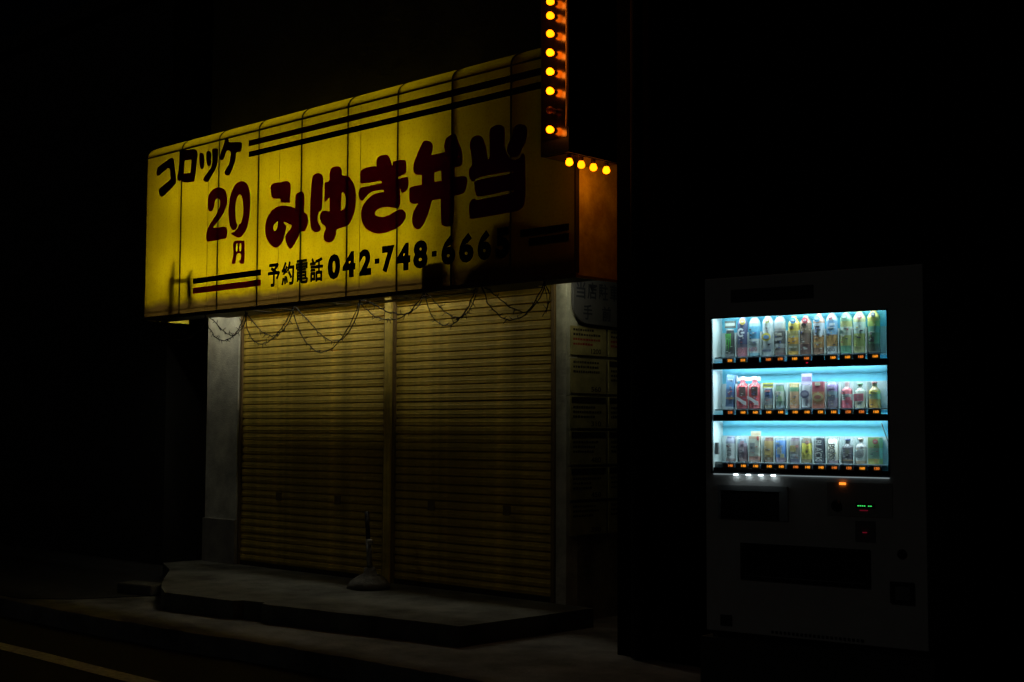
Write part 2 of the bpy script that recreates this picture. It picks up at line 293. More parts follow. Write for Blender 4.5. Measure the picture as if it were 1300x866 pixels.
LETTERS = {
'mi':[(0,[(-9.217,3.487),(-9.206,3.52),(-9.162,3.533),(-9.078,3.53),(-8.996,3.528),(-8.955,3.509),(-8.94,3.474),(-8.944,3.404),(-8.948,3.342),(-8.948,3.342),(-9.077,3.359),(-9.077,3.359),(-9.08,3.393),(-9.08,3.393),(-9.158,3.4),(-9.198,3.421)]),(0,[(-9.08,3.332),(-9.156,3.32),(-9.225,3.285),(-9.273,3.223),(-9.285,3.148),(-9.262,3.078),(-9.204,3.018),(-9.141,2.988),(-9.079,2.998),(-9.032,3.039),(-9.012,3.087),(-8.993,3.143),(-8.998,3.16),(-9.021,3.175),(-9.024,3.192),(-8.966,3.17),(-8.916,3.152),(-8.916,3.152),(-8.938,3.121),(-8.985,3.089),(-9.005,3.061),(-8.986,3.01),(-8.941,2.964),(-8.907,2.969),(-8.855,3.014),(-8.809,3.075),(-8.803,3.095),(-8.776,3.087),(-8.743,3.089),(-8.711,3.123),(-8.702,3.179),(-8.72,3.222),(-8.756,3.242),(-8.756,3.242),(-8.752,3.315),(-8.757,3.381),(-8.777,3.409),(-8.817,3.418),(-8.857,3.406),(-8.873,3.379),(-8.875,3.288),(-8.875,3.288),(-8.936,3.31),(-9.004,3.324)]),(1,[(-9.112,3.206),(-9.146,3.193),(-9.171,3.17),(-9.165,3.136),(-9.137,3.129),(-9.113,3.156),(-9.107,3.188)])],
'yu':[(0,[(-8.622,3.537),(-8.57,3.538),(-8.524,3.516),(-8.51,3.473),(-8.517,3.353),(-8.522,3.248),(-8.557,3.224),(-8.575,3.19),(-8.57,3.14),(-8.534,3.096),(-8.54,3.073),(-8.579,3.062),(-8.625,3.072),(-8.662,3.109),(-8.676,3.209),(-8.672,3.331),(-8.662,3.468),(-8.648,3.519)]),(0,[(-8.49,3.293),(-8.49,3.293),(-8.49,3.439),(-8.471,3.452),(-8.43,3.465),(-8.428,3.527),(-8.397,3.56),(-8.34,3.564),(-8.296,3.55),(-8.274,3.515),(-8.27,3.483),(-8.201,3.466),(-8.151,3.428),(-8.113,3.368),(-8.096,3.287),(-8.104,3.202),(-8.134,3.134),(-8.194,3.077),(-8.324,3.059),(-8.336,3.02),(-8.366,2.979),(-8.417,2.963),(-8.474,2.978),(-8.494,3.012),(-8.489,3.051),(-8.468,3.09),(-8.522,3.127),(-8.545,3.17),(-8.537,3.21),(-8.499,3.226),(-8.424,3.213),(-8.424,3.213),(-8.424,3.326),(-8.424,3.326),(-8.456,3.309)]),(1,[(-8.273,3.34),(-8.242,3.332),(-8.225,3.302),(-8.224,3.239),(-8.248,3.21),(-8.281,3.201),(-8.281,3.201)])],
'ki':[(0,[(-7.869,3.502),(-7.852,3.473),(-7.856,3.542),(-7.822,3.572),(-7.737,3.571),(-7.702,3.542),(-7.669,3.477),(-7.657,3.508),(-7.569,3.508),(-7.522,3.496),(-7.511,3.459),(-7.516,3.403),(-7.559,3.391),(-7.602,3.38),(-7.608,3.368),(-7.505,3.37),(-7.485,3.342),(-7.493,3.281),(-7.542,3.256),(-7.565,3.264),(-7.581,3.297),(-7.581,3.297),(-7.575,3.188),(-7.594,3.154),(-7.625,3.149),(-7.712,3.167),(-7.791,3.171),(-7.847,3.156),(-7.866,3.137),(-7.854,3.117),(-7.79,3.099),(-7.711,3.104),(-7.602,3.131),(-7.548,3.128),(-7.513,3.093),(-7.523,3.048),(-7.6,2.999),(-7.725,2.975),(-7.836,2.976),(-7.933,3.007),(-7.999,3.056),(-8.03,3.123),(-8.026,3.186),(-7.986,3.235),(-7.905,3.279),(-7.825,3.29),(-7.761,3.288),(-7.761,3.288),(-7.765,3.304),(-7.765,3.304),(-7.857,3.31),(-7.938,3.298),(-8.016,3.252),(-8.056,3.275),(-8.065,3.319),(-8.041,3.354),(-7.939,3.357),(-7.786,3.361),(-7.786,3.361),(-7.802,3.38),(-7.802,3.38),(-8.021,3.386),(-8.042,3.418),(-8.043,3.471),(-8.015,3.5)])],
'ben':[(0,[(-7.334,3.603),(-7.296,3.615),(-7.244,3.597),(-7.219,3.561),(-7.236,3.498),(-7.236,3.498),(-7.085,3.502),(-7.085,3.502),(-7.097,3.543),(-7.083,3.592),(-7.04,3.615),(-6.99,3.618),(-6.965,3.589),(-6.917,3.498),(-6.903,3.426),(-6.916,3.379),(-6.98,3.375),(-6.983,3.376),(-6.987,3.3),(-6.987,3.3),(-6.909,3.3),(-6.863,3.285),(-6.855,3.242),(-6.877,3.186),(-6.914,3.171),(-6.988,3.167),(-6.988,3.167),(-6.991,3.041),(-7.002,2.963),(-7.047,2.95),(-7.098,2.961),(-7.124,2.995),(-7.129,3.161),(-7.129,3.161),(-7.224,3.162),(-7.224,3.162),(-7.253,3.09),(-7.296,3.014),(-7.341,2.973),(-7.383,2.964),(-7.424,2.991),(-7.44,3.049),(-7.418,3.108),(-7.373,3.156),(-7.373,3.156),(-7.433,3.159),(-7.469,3.186),(-7.473,3.248),(-7.458,3.287),(-7.334,3.29),(-7.334,3.29),(-7.338,3.364),(-7.338,3.364),(-7.398,3.374),(-7.426,3.401),(-7.43,3.448),(-7.408,3.496)]),(1,[(-7.2,3.366),(-7.2,3.366),(-7.128,3.369),(-7.128,3.369),(-7.123,3.294),(-7.123,3.294),(-7.201,3.296),(-7.201,3.296)])],
'tou':[(0,[(-6.831,3.517),(-6.802,3.563),(-6.747,3.573),(-6.702,3.548),(-6.669,3.48),(-6.645,3.389),(-6.627,3.422),(-6.63,3.578),(-6.598,3.61),(-6.535,3.615),(-6.49,3.589),(-6.481,3.543),(-6.481,3.453),(-6.457,3.396),(-6.418,3.357),(-6.383,3.347),(-6.34,3.354),(-6.311,3.378),(-6.288,3.347),(-6.282,3.172),(-6.29,3.035),(-6.33,2.996),(-6.434,2.986),(-6.784,2.979),(-6.827,3.005),(-6.831,3.084),(-6.804,3.118),(-6.767,3.119),(-6.739,3.109),(-6.426,3.118),(-6.422,3.139),(-6.721,3.13),(-6.767,3.162),(-6.777,3.208),(-6.749,3.251),(-6.427,3.254),(-6.43,3.271),(-6.731,3.268),(-6.786,3.245),(-6.829,3.274),(-6.837,3.334),(-6.806,3.372),(-6.816,3.449)]),(0,[(-6.459,3.424),(-6.442,3.473),(-6.411,3.507),(-6.393,3.568),(-6.35,3.589),(-6.289,3.571),(-6.267,3.529),(-6.28,3.462),(-6.311,3.416),(-6.34,3.376),(-6.392,3.366),(-6.441,3.39)])],
'ko':[(0,[(-11.003,3.891),(-10.971,3.916),(-10.782,3.965),(-10.734,3.958),(-10.714,3.926),(-10.673,3.752),(-10.692,3.71),(-10.878,3.629),(-10.932,3.633),(-10.955,3.661),(-10.949,3.705),(-10.78,3.765),(-10.77,3.793),(-10.801,3.879),(-10.967,3.831),(-11.009,3.847)])],
'ro':[(0,[(-10.646,3.748),(-10.655,3.786),(-10.632,3.856),(-10.623,3.98),(-10.611,4.01),(-10.493,4.005),(-10.376,3.991),(-10.336,3.961),(-10.334,3.896),(-10.366,3.72),(-10.404,3.699),(-10.547,3.714),(-10.593,3.738),(-10.608,3.729)]),(1,[(-10.536,3.912),(-10.536,3.912),(-10.424,3.904),(-10.424,3.904),(-10.438,3.787),(-10.438,3.787),(-10.55,3.794),(-10.55,3.794)])],
'tsu':[(0,[(-10.297,3.934),(-10.259,3.943),(-10.225,3.909),(-10.217,3.822),(-10.254,3.796),(-10.291,3.832)]),(0,[(-10.188,3.933),(-10.146,3.944),(-10.113,3.915),(-10.11,3.829),(-10.141,3.805),(-10.18,3.839)]),(0,[(-10.096,3.948),(-10.022,3.949),(-10.004,3.921),(-10.017,3.802),(-10.089,3.72),(-10.162,3.668),(-10.22,3.687),(-10.219,3.715),(-10.116,3.787),(-10.093,3.848)])],
'ke':[(0,[(-9.902,4.012),(-9.865,4.016),(-9.841,3.996),(-9.835,3.978),(-9.672,3.954),(-9.643,3.925),(-9.658,3.872),(-9.705,3.871),(-9.729,3.861),(-9.739,3.8),(-9.784,3.729),(-9.831,3.686),(-9.885,3.7),(-9.893,3.729),(-9.834,3.785),(-9.816,3.838),(-9.813,3.887),(-9.862,3.908),(-9.89,3.884),(-9.921,3.839),(-9.962,3.837),(-9.975,3.867),(-9.948,3.927),(-9.913,3.978)])],
'two':[(0,[(-10.148,3.471),(-10.133,3.548),(-10.072,3.59),(-9.986,3.597),(-9.9,3.569),(-9.854,3.501),(-9.859,3.424),(-9.917,3.347),(-10.025,3.274),(-10.056,3.256),(-10.036,3.247),(-9.889,3.239),(-9.845,3.214),(-9.85,3.145),(-9.91,3.134),(-10.119,3.133),(-10.162,3.161),(-10.155,3.231),(-10.099,3.296),(-9.991,3.383),(-9.957,3.45),(-9.97,3.49),(-10.007,3.5),(-10.039,3.48),(-10.054,3.425),(-10.103,3.398),(-10.141,3.421)])],
'zero':[(0,[(-9.823,3.42),(-9.79,3.528),(-9.72,3.596),(-9.638,3.609),(-9.555,3.571),(-9.51,3.467),(-9.513,3.317),(-9.551,3.191),(-9.642,3.125),(-9.73,3.143),(-9.779,3.172),(-9.72,3.185),(-9.685,3.211),(-9.669,3.237),(-9.639,3.248),(-9.606,3.327),(-9.614,3.424),(-9.639,3.482),(-9.67,3.497),(-9.705,3.469),(-9.726,3.395),(-9.716,3.284),(-9.693,3.233),(-9.708,3.203),(-9.756,3.198),(-9.798,3.237),(-9.824,3.323)])],
'yen':[(0,[(-9.741,3.093),(-9.599,3.09),(-9.58,3.071),(-9.578,2.913),(-9.612,2.892),(-9.647,2.903),(-9.653,2.926),(-9.63,2.931),(-9.631,2.979),(-9.69,2.98),(-9.711,2.911),(-9.747,2.903),(-9.764,2.922),(-9.742,2.982)]),(1,[(-9.704,3.069),(-9.681,3.069),(-9.684,3.012),(-9.707,3.011)]),(1,[(-9.655,3.067),(-9.627,3.065),(-9.627,3.009),(-9.655,3.009)])],
}
# ================================================================ GROUND
def ground(name, outline, z0, z1, m, sub=None):
    mb = MB(); mb.plate(outline, [], z1 - z0, lambda a, b, d: (a, b, z1 - d))
    return tag(mb.build(name, m), kind='structure')
mb = MB(); mb.add([(-160,-160,0),(160,-160,0),(160,160,0),(-160,160,0)], [(0,1,2,3)])
tag(mb.build('road', M['asphalt'], fix=False), kind='structure')
def jag(x0, y0, x1, y1, n, a):
    ph = [random.uniform(0, 6.3) for _ in range(4)]
    out = []
    for i in range(n+1):
        x = x0+(x1-x0)*i/n; s = sum(math.sin(x*k + p)/(j+1) for j, (k, p) in enumerate(zip((2.1, 5.3, 11.7, 23.0), ph)))
        out.append((x, y0+(y1-y0)*i/n + (a*s*.6 if 0 < i < n else 0)))
    return out
walk = jag(-60, 5.0, -9.2, 4.98, 20, .01) + jag(-9.1, 4.99, -5.6, 5.2, 60, .03)[1:] + jag(-5.5, 5.2, 40, 5.2, 20, .01) + [(40, 30), (-60, 30)]
ground('sidewalk', walk, -.1, .13, M['paving'])
ground('painted_shade_sheet', [(-60,5.06),(-10.35,5.08),(-10.0,5.35),(-9.75,5.95),(-10.3,6.6),(-10.9,7.15),(-10.9,7.9),(-60,7.9)], .10, .136, M['shade_sheet'])  # dark sheet over the sidewalk; the shade there is put into its colour
# raised concrete step in front of the shutters; worn, chipped front edge
plat = [(-10.95, 6.75)] + [(-10.35, 6.45), (-9.75, 6.02), (-9.3, 5.72)] + jag(-8.95, 5.54, -6.14, 5.9, 70, .02) + [(-6.12, 7.16), (-10.95, 7.16)]
pl = [(x, y + (.06 if abs(x+8.05) < .13 else 0)) for x, y in plat]
ground('concrete_step', pl, .10, .26, M['concrete'])
# white line along the road
mb = MB(); ys = 4.28
xs = [-40 + i*.5 for i in range(120)]
vs = []; 
for x in xs: vs += [(x, ys-.07+random.uniform(-.006,.006), .004), (x, ys+.07+random.uniform(-.006,.006), .004)]
mb.add(vs, [(2*i, 2*i+2, 2*i+3, 2*i+1) for i in range(len(xs)-1)])
tag(mb.build('road_marking', M['paint'], fix=False), kind='structure')
o = MB().box(-.20,.20,-.10,.10,0,.09).build('concrete_block', M['concrete'], bevel=.015); o.location = (-9.95, 5.95, .13); o.rotation_euler = (0,0,.2)
tag(o, 'low dark concrete block on the ground left of the shop step', 'block')

# ================================================================ SHOP BUILDING
F = 7.18
shop = empty('shop_building', (-8.5, F, 0), 'dark two-storey corner shop with two closed tan shutters under the yellow sign', 'building')
def loc(o, p):   # put a part built in world coordinates under a thing that stands elsewhere
    o.matrix_parent_inverse = Matrix.Translation(-Vector(p.location)); return o
def part(mb, name, m, parent=None, **k):
    o = mb.build(name, m, parent if parent else shop, **k)
    root = parent if parent else shop
    if root.type == 'EMPTY': loc(o, root)
    return o
mb = MB()
mb.box(-10.86, -6.377, F-.06, 10.5, 2.56, 6.6)         # upper storey
part(mb, 'wall', M['mortar'])
part(MB().box(-6.62, -6.379, F+.10, 10.5, .05, 2.559), 'side_wall', M['side'])
mb = MB().box(-11.0, -6.2, F-.12, 10.7, 6.6, 6.72); part(mb, 'roof', M['siding'])
mb = MB().box(-10.86, -10.362, F-.05, F+.3, .66, 2.56); part(mb, 'pillar', M['plaster'])
mb = MB().box(-10.875, -10.355, F-.065, F+.3, .10, .66); part(mb, 'pillar_base', M['tile'])
mb = MB().box(-6.472, -6.374, F-.02, F+.10, .22, 2.56); part(mb, 'pillar', M['plaster'])
# shutters: each slat its own sub-part
PITCH_S = .0640
def slat_mesh(L):
    prof = [(0,.0),(-.010,.0005),(-.0165,.004),(-.0170,.024),(-.0183,.0265),(-.0183,.0295),(-.0170,.032),(-.0165,.054),(-.012,.0563),(.003,.057),(.003,.0640),(.010,.0640),(.010,0)]
    n = len(prof); vs = [(-L/2, y, z) for y, z in prof] + [(L/2, y, z) for y, z in prof]
    fs = [(i, (i+1) % n, (i+1) % n + n, i + n) for i in range(n)] + [tuple(reversed(range(n))), tuple(range(n, 2*n))]
    mb = MB(); mb.add(vs, fs); return mb
for x0, x1 in ((-10.335, -8.335), (-8.215, -6.500)):
    sh = bpy.data.objects.new('rolling_shutter', None); link(sh, shop); sh.location = ((x0+x1)/2 + 8.5, 0, 0)
    sh.empty_display_size = .1
    me = None
    for i in range(36):
        z = .30 + i*PITCH_S
        if me is None:
            o = slat_mesh(x1 - x0).build('slat', M['slat'], sh); me = o.data
        else:
            o = bpy.data.objects.new('slat', me); link(o, sh)
        o.location = (0, random.uniform(-.0015,.0015), z); o.rotation_euler = (random.uniform(-.03,.03), random.uniform(-.0006,.0006), 0)
    for xa, xb in ((x0-.022, x0+.008), (x1-.008, x1+.022)):
        o = MB().box(xa-(x0+x1)/2, xb-(x0+x1)/2, -.035, .02, .262, 2.62).build('guide_rail', M['rail'], sh)
    o = MB().box(x0-(x0+x1)/2+.01, x1-(x0+x1)/2-.01, -.022, .014, .262, .299).build('bottom_bar', M['frame'], sh)
    for hx in (-.42, .40):
        MB().box(hx-.035, hx+.035, -.026, -.0165, .86, .93).build('shutter_handle', M['rail'], sh)
mb = MB().box(-8.312, -8.272, F-.055, F+.03, .262, 2.62); mb.box(-8.268, -8.238, F-.055, F+.03, .262, 2.62); mb.box(-8.272, -8.268, F-.045, F+.03, .262, 2.62)
part(mb, 'centre_post', M['post'])

# ================================================================ YELLOW SIGN BOX
YS = 6.636; X1 = -5.83; SP = .5943; NB = 9; X0 = X1 - SP*NB
ZL, ZP, ZB, ZT = 2.488, 2.515, 4.016, 4.16
sign = empty('shop_sign', ((X0+X1)/2, 6.9, ZL), 'long yellow illuminated sign box above the shutters with maroon lettering', 'sign')
def sp(mb, name, m, **k): return part(mb, name, m, sign, **k)
arc = [(YS, ZB)] + [(YS + .20*(1-math.cos(t)), ZB + .125*math.sin(t)) for t in [math.pi/2*k/6 for k in range(1, 7)]]
for i in range(NB):
    xa = X0 + SP*i; xb = xa + SP
    mb = MB(); mb.add([(xa+.0085,YS,ZP),(xb-.0085,YS,ZP),(xb-.0085,YS,ZB-.001),(xa+.0085,YS,ZB-.001)], [(0,1,2,3)])
    o = sp(mb, 'face_panel', M['yellow'], fix=False)
    mb = MB(); vs = []
    for y, z in arc: vs += [(xa+.0085, y, z+.001), (xb-.0085, y, z+.001)]
    mb.add(vs, [(2*k, 2*k+1, 2*k+3, 2*k+2) for k in range(len(arc)-1)], 0, True)
    mb.add([(xa+.001, arc[-1][0], arc[-1][1]+.001),(xb-.001, arc[-1][0], arc[-1][1]+.001),(xb-.001, F-.062, arc[-1][1]+.001),(xa+.001, F-.062, arc[-1][1]+.001)], [(0,1,2,3)])
    sp(mb, 'top_panel', M['yellow_top'], fix=False)
for i in range(NB+1):
    x = X0 + SP*i; w = .0088
    mb = MB().box(x-w, x+w, YS-.001, YS+.03, ZP+.005, ZB)
    vs = []
    for k, (y, z) in enumerate(arc):
        vs += [(x-w, y-.002, z+.004), (x+w, y-.002, z+.004), (x+w, y+.02, z-.022), (x-w, y+.02, z-.022)]
    mb.add(vs, [(4*k+j, 4*k+(j+1) % 4, 4*k+4+(j+1) % 4, 4*k+4+j) for k in range(len(arc)-1) for j in range(4)])
    sp(mb, 'rib', M['rib'])
for x in (-10.15, -9.10, -8.05, -7.0):       # thin joints where two sheets overlap
    mb = MB().box(x-.003, x+.003, YS-.0012, YS-.0002, ZP, ZB-.01); sp(mb, 'sheet_joint', M['rail'])
    vs = []
    for y, z in arc: vs += [(x-.003, y-.001, z+.003), (x+.003, y-.001, z+.003)]
    mb = MB().add(vs, [(2*k, 2*k+1, 2*k+3, 2*k+2) for k in range(len(arc)-1)]); sp(mb, 'sheet_joint', M['rail'])
mb = MB().tube([(X0, YS+.004, ZB+.001), (X1, YS+.004, ZB+.001)], .0085, 8); sp(mb, 'bend_rail', M['rib'])
mb = MB().tube([(X0, arc[-1][0], arc[-1][1]+.004), (X1, arc[-1][0], arc[-1][1]+.004)], .011, 8); sp(mb, 'top_rail', M['rib'])
# lower frame: lip along the front, ledge carrying the panels
mb = MB().box(X0-.004, X1+.004, YS-.006, YS+.016, ZL, ZP+.004); mb.box(X0, X1, YS+.016, YS+.05, ZL+.002, ZL+.02)
sp(mb, 'bottom_frame', M['frame'])
# unseen baffles added to shape the tube light: strip behind, tray with openings in front
sp(MB().box(-10.34, -6.45, 6.895, 7.0, ZL+.004, ZL+.010), 'added_baffle_strip', M['frame'])
for a, b in ((X0+.004, -9.55), (-9.30, -9.22), (-8.62, -8.48), (-7.75, -7.69), (-7.0, X1-.004)):
    sp(MB().box(a, b, YS+.051, 6.894, ZL+.004, ZL+.010), 'added_baffle_tray', M['frame'])
# a second thin rail behind the panels above the ledge, where the dirt gathers
mb = MB().tube([(X0, YS+.012, 2.572), (X1, YS+.012, 2.572)], .005, 6); sp(mb, 'lower_rail', M['rail'])
endo = [(YS+.002, ZL), (F-.062, ZL), (F-.062, arc[-1][1])] + [(y+.002, z) for y, z in reversed(arc)]
for x, nm in ((X0, 'end_panel'), (X1, 'end_panel')):
    mb = MB().plate(endo, [], .004, lambda a,b,d,x=x: (x - .002 + d, a, b)); sp(mb, nm, M['yellow_end'])
mb = MB().plate(endo, [[(y, z) for y, z in [(YS+.02, ZL+.018), (F-.08, ZL+.018), (F-.08, ZB-.01), (YS+.02, ZB-.01)]]], .006, lambda a,b,d: (X1+.0025+d, a, b)); sp(mb, 'end_frame', M['rail'])
mb = MB().box(X0+.004, X1-.004, F-.061-.0, F-.0605, ZL+.12, ZB+.12); sp(mb, 'inner_back', M['inner'])
# fluorescent tubes
TUBES = [(-11.0,-9.82,2.89,.88),(-9.78,-8.60,2.89,.95),(-8.56,-7.38,2.90,.75),(-10.9,-9.72,3.62,.58),(-9.6,-8.42,3.60,.68),(-8.38,-7.30,3.60,.60)]
for a, b, z, s in TUBES:
    m = emitter('fluorescent tube', (1.0,.94,.74), TUBE*s)
    sp(MB().tube([(a, 6.93, z), (b, 6.93, z)], .015, 10), 'fluorescent_tube', m)
    mb = MB()
    for x in (a-.02, b+.005): mb.box(x, x+.015, 6.90, 6.99, z-.025, z+.025)
    mb.box(a-.02, b+.02, 6.985, 7.03, z-.03, z+.03); sp(mb, 'lamp_holder', M['junk'])
# unseen short lamp under the right end, its shade added to keep light off the face, shining down on the corner pillar and the side wall
sp(MB().tube([(-6.30, 6.99, 2.545), (-5.96, 6.99, 2.545)], .012, 10), 'fluorescent_tube', emitter('short lamp', (1.0,.95,.62), 16.0))
mb = MB().box(-6.42, -5.90, 6.90, 7.10, 2.570, 2.58); mb.box(-6.42, -5.90, 6.895, 6.90, 2.50, 2.58); mb.box(-6.425, -6.42, 6.90, 7.0, 2.50, 2.58); sp(mb, 'added_lamp_shade', M['junk'])
# fixtures that stand behind the sheet and show as dark shapes
mb = MB().box(-10.77,-10.66, YS+.035, YS+.09, 2.50, 2.86); mb.tube([(-10.70, YS+.05, 2.84), (-10.69, YS+.05, 2.99)], [.05,.025], 8)
sp(mb, 'upright_bracket', M['junk'])
mb = MB().tube([(-10.70, YS+.05, 2.835), (-10.40, YS+.05, 2.82)], .016, 6); mb.tube([(-10.40, YS+.05, 2.90), (-10.43, YS+.05, 2.84), (-10.42, YS+.05, 2.68), (-10.36, YS+.06, 2.62)], [.02,.05,.055,.03], 8)
sp(mb, 'upright_bracket', M['junk'])
sp(MB().box(-7.336,-7.106, YS+.004, YS+.03, 2.52, 2.70), 'ballast_box', M['junk'])
mb = MB().plate([(-6.93,2.52),(-5.86,2.52),(-5.86,2.80),(-6.1,2.86),(-6.45,2.93),(-6.62,2.92),(-6.70,2.70),(-6.86,2.62)], [], .02, lambda a,b,d:(a, YS+.010+d, b)); sp(mb, 'wiring_board', M['junk'])

# lettering
def on_sign(a, b, d=0): return (a, YS-.0035+d, b)
def letter(key, m):
    mb = MB(); polys = LETTERS[key]; i = 0
    while i < len(polys):
        h, pts = polys[i]; holes = []; j = i + 1
        while j < len(polys) and polys[j][0]: holes.append(smooth_outline(polys[j][1])); j += 1
        mb.plate(smooth_outline(pts), holes, .0012, on_sign); i = j
    return sp(mb, 'character', m)
for k in ('ko','ro','tsu','ke'): letter(k, M['maroon_dark'])
for k in ('two','zero','yen','mi','yu','ki','ben','tou'): letter(k, M['maroon'])
def stripe(x0, x1, z0, z1, m):
    sp(MB().plate([(x0,z0),(x1,z0),(x1,z1),(x0,z1)], [], .0012, on_sign), 'stripe', m)
stripe(-9.542, -5.87, 3.897, 3.947, M['maroon_dark']); stripe(-9.54, -5.87, 3.803, 3.851, M['blackf'])
stripe(-10.36, -9.335, 2.773, 2.823, M['blackf']); stripe(-10.36, -9.335, 2.685, 2.738, M['maroon'])
stripe(-6.327, -5.883, 2.805, 2.852, M['blackf']); stripe(-6.246, -5.883, 2.738, 2.787, M['blackf'])
for ch, a, b, z0, z1, bo in (('予',-9.238,-9.066,2.661,2.858,.016),('約',-9.048,-8.873,2.661,2.858,.016),('電',-8.856,-8.689,2.661,2.858,.012),('話',-8.668,-8.496,2.661,2.858,.016),
        ('0',-8.443,-8.275,2.660,2.870,.06),('4',-8.257,-8.088,2.662,2.872,.06),('2',-8.052,-7.899,2.663,2.874,.06),('7',-7.783,-7.63,2.665,2.876,.06),('4',-7.618,-7.451,2.665,2.878,.06),
        ('8',-7.429,-7.261,2.666,2.882,.06),('6',-7.124,-6.968,2.668,2.886,.06),('6',-6.94,-6.779,2.668,2.888,.06),('6',-6.749,-6.603,2.670,2.890,.06),('5',-6.569,-6.424,2.672,2.890,.06)):
    mb = MB()
    sh = ((-.004,-.002),(.004,-.002),(0,.004),(.003,.002)) if ch in '予約電話' else ((0,0),)
    for i_, (dx, dz) in enumerate(sh): add_text(mb, ch, a+.004+dx, b-.004+dx, z0+.003+dz, z1-.003+dz, lambda p, q: (p, YS-.003-.0003*i_, q), bo)
    sp(mb, 'character', M['blackf'], fix=False)
for a, b in ((-7.864,-7.809),(-7.221,-7.169)):
    sp(MB().plate([(a,2.745),(b,2.745),(b,2.785),(a,2.785)], [], .0012, on_sign), 'character', M['blackf'])

# ================================================================ ARROW SIGN WITH BULBS
AX0, AX1, AY0, AY1, AZ0 = -5.822, -5.582, 6.29, 6.80, 3.235
# stands clear of the yellow box: the part beside it starts right of the end panel
ar = empty('bulb_sign', (-5.7, 6.5, AZ0), 'tall black projecting sign edged with glowing amber bulbs beside the yellow sign', 'sign')
def ap(mb, name, m, **k): return part(mb, name, m, ar, **k)
mb = MB().box(AX0, AX1, AY0, YS-.03, AZ0, 5.6); mb.box(X1+.02, AX1, YS-.03, AY1, AZ0, 5.6); ap(mb, 'housing', M['housing'])
ap(MB().box(X1+.03, AX1-.02, AY1, F+.4, 4.5, 4.56), 'mounting_arm', M['housing'])
ap(MB().box(X1+.03, AX1-.02, AY1, F+.4, 5.3, 5.36), 'mounting_arm', M['housing'])
ap(MB().box(AX0+.012, AX1-.012, AY0-.004, AY0-.0005, AZ0+.10, 5.55), 'bulb_channel', M['dark_metal'])
ap(MB().tube([(AX1-.004, AY0-.010, AZ0+.16), (AX1-.004, AY0-.010, 5.58)], .011, 8), 'edge_trim', M['trim'])
ap(MB().box(AX0+.03, AX1-.01, AY0+.01, AY1-.01, AZ0-.006, AZ0-.001), 'underside_plate', M['dark_metal'])
bulb_prof = [(.008,-.034),(.013,-.028),(.015,-.020),(.021,-.008),(.0245,.004),(.0235,.014),(.018,.022),(.010,.0265),(.003,.028)]
def bulb(p, axis, lit=True):
    # axis: 'y' bulb points to the street, 'z' bulb hangs down
    rot = Matrix.Rotation(R(90), 4, 'X') if axis == 'y' else Matrix.Rotation(R(180), 4, 'X')
    mb = MB(); mb.lathe(bulb_prof[2:], 16)
    o = mb.build('bulb', random.choice((M['bulb'],M['bulb'],M['bulb2'])) if lit else M['bulb_off'], ar); o.matrix_parent_inverse = Matrix.Translation(-ar.location); o.matrix_basis = Matrix.Translation(p) @ rot
    if lit and p[2] < 4.6:
        ld = bpy.data.lights.new('bulb_light', 'POINT'); ld.energy = .24 if axis == 'z' else .10; ld.color = (1, .30, .03); ld.shadow_soft_size = .02
        lo = link(bpy.data.objects.new('bulb_light', ld), o); lo.location = (0, 0, .055)
    s = MB().lathe([(.016,-.046),(.017,-.026),(.014,-.019)], 14).build('socket', M['socket'], o)
for i, z in enumerate((4.217, 4.125, 4.008, 3.885, 3.762, 3.637, 3.513, 3.388)):
    bulb((-5.7, AY0-.042, z), 'y', lit=(i != 6))
for z in (4.34, 4.46, 4.58, 4.70, 4.83, 4.95, 5.07, 5.19): bulb((-5.7, AY0-.042, z), 'y')
for y in (6.345, 6.46, 6.58, 6.71): bulb((-5.625, y, AZ0-.048), 'z')

# ================================================================ PARKING BOARD, MENUS ON THE SIDE WALL
W = -6.377
pk = empty('parking_board', (W+.03, 7.5, 2.25), 'grey-white board with dark Japanese parking notice under the end of the yellow sign', 'sign')
outl = [(7.194,2.61),(7.86,2.60),(7.86,2.243),(7.36,2.25)] + [(7.36-.165*math.sin(t), 2.25+.14*(1-math.cos(t))) for t in [math.pi/2*k/6 for k in range(1,7)]]
part(MB().plate(outl, [], .02, lambda a,b,d:(W+.04-d, a, b)), 'board', M['parkw'], pk)
part(MB().box(W+.001, W+.02, 7.25, 7.8, 2.40, 2.44), 'bracket', M['frame'], pk)
for ch, a, b, z0, z1 in (('当',7.222,7.325,2.43,2.555),('店',7.345,7.45,2.43,2.555),('駐',7.47,7.575,2.43,2.555),('車',7.595,7.70,2.43,2.555),('場',7.72,7.825,2.43,2.555),('手',7.30,7.40,2.28,2.39),('前',7.51,7.61,2.28,2.39)):
    mb = MB(); add_text(mb, ch, a, b, z0, z1, lambda p, q: (W+.0415, p, q), .02); part(mb, 'character', M['parkk'], pk, fix=False)
part(MB().plate([(7.70,2.40),(7.75,2.40),(7.75,2.31),(7.765,2.31),(7.725,2.265),(7.685,2.31),(7.70,2.31)], [], .0012, lambda a,b,d:(W+.0425-d, a, b)), 'arrow', M['redink'], pk)

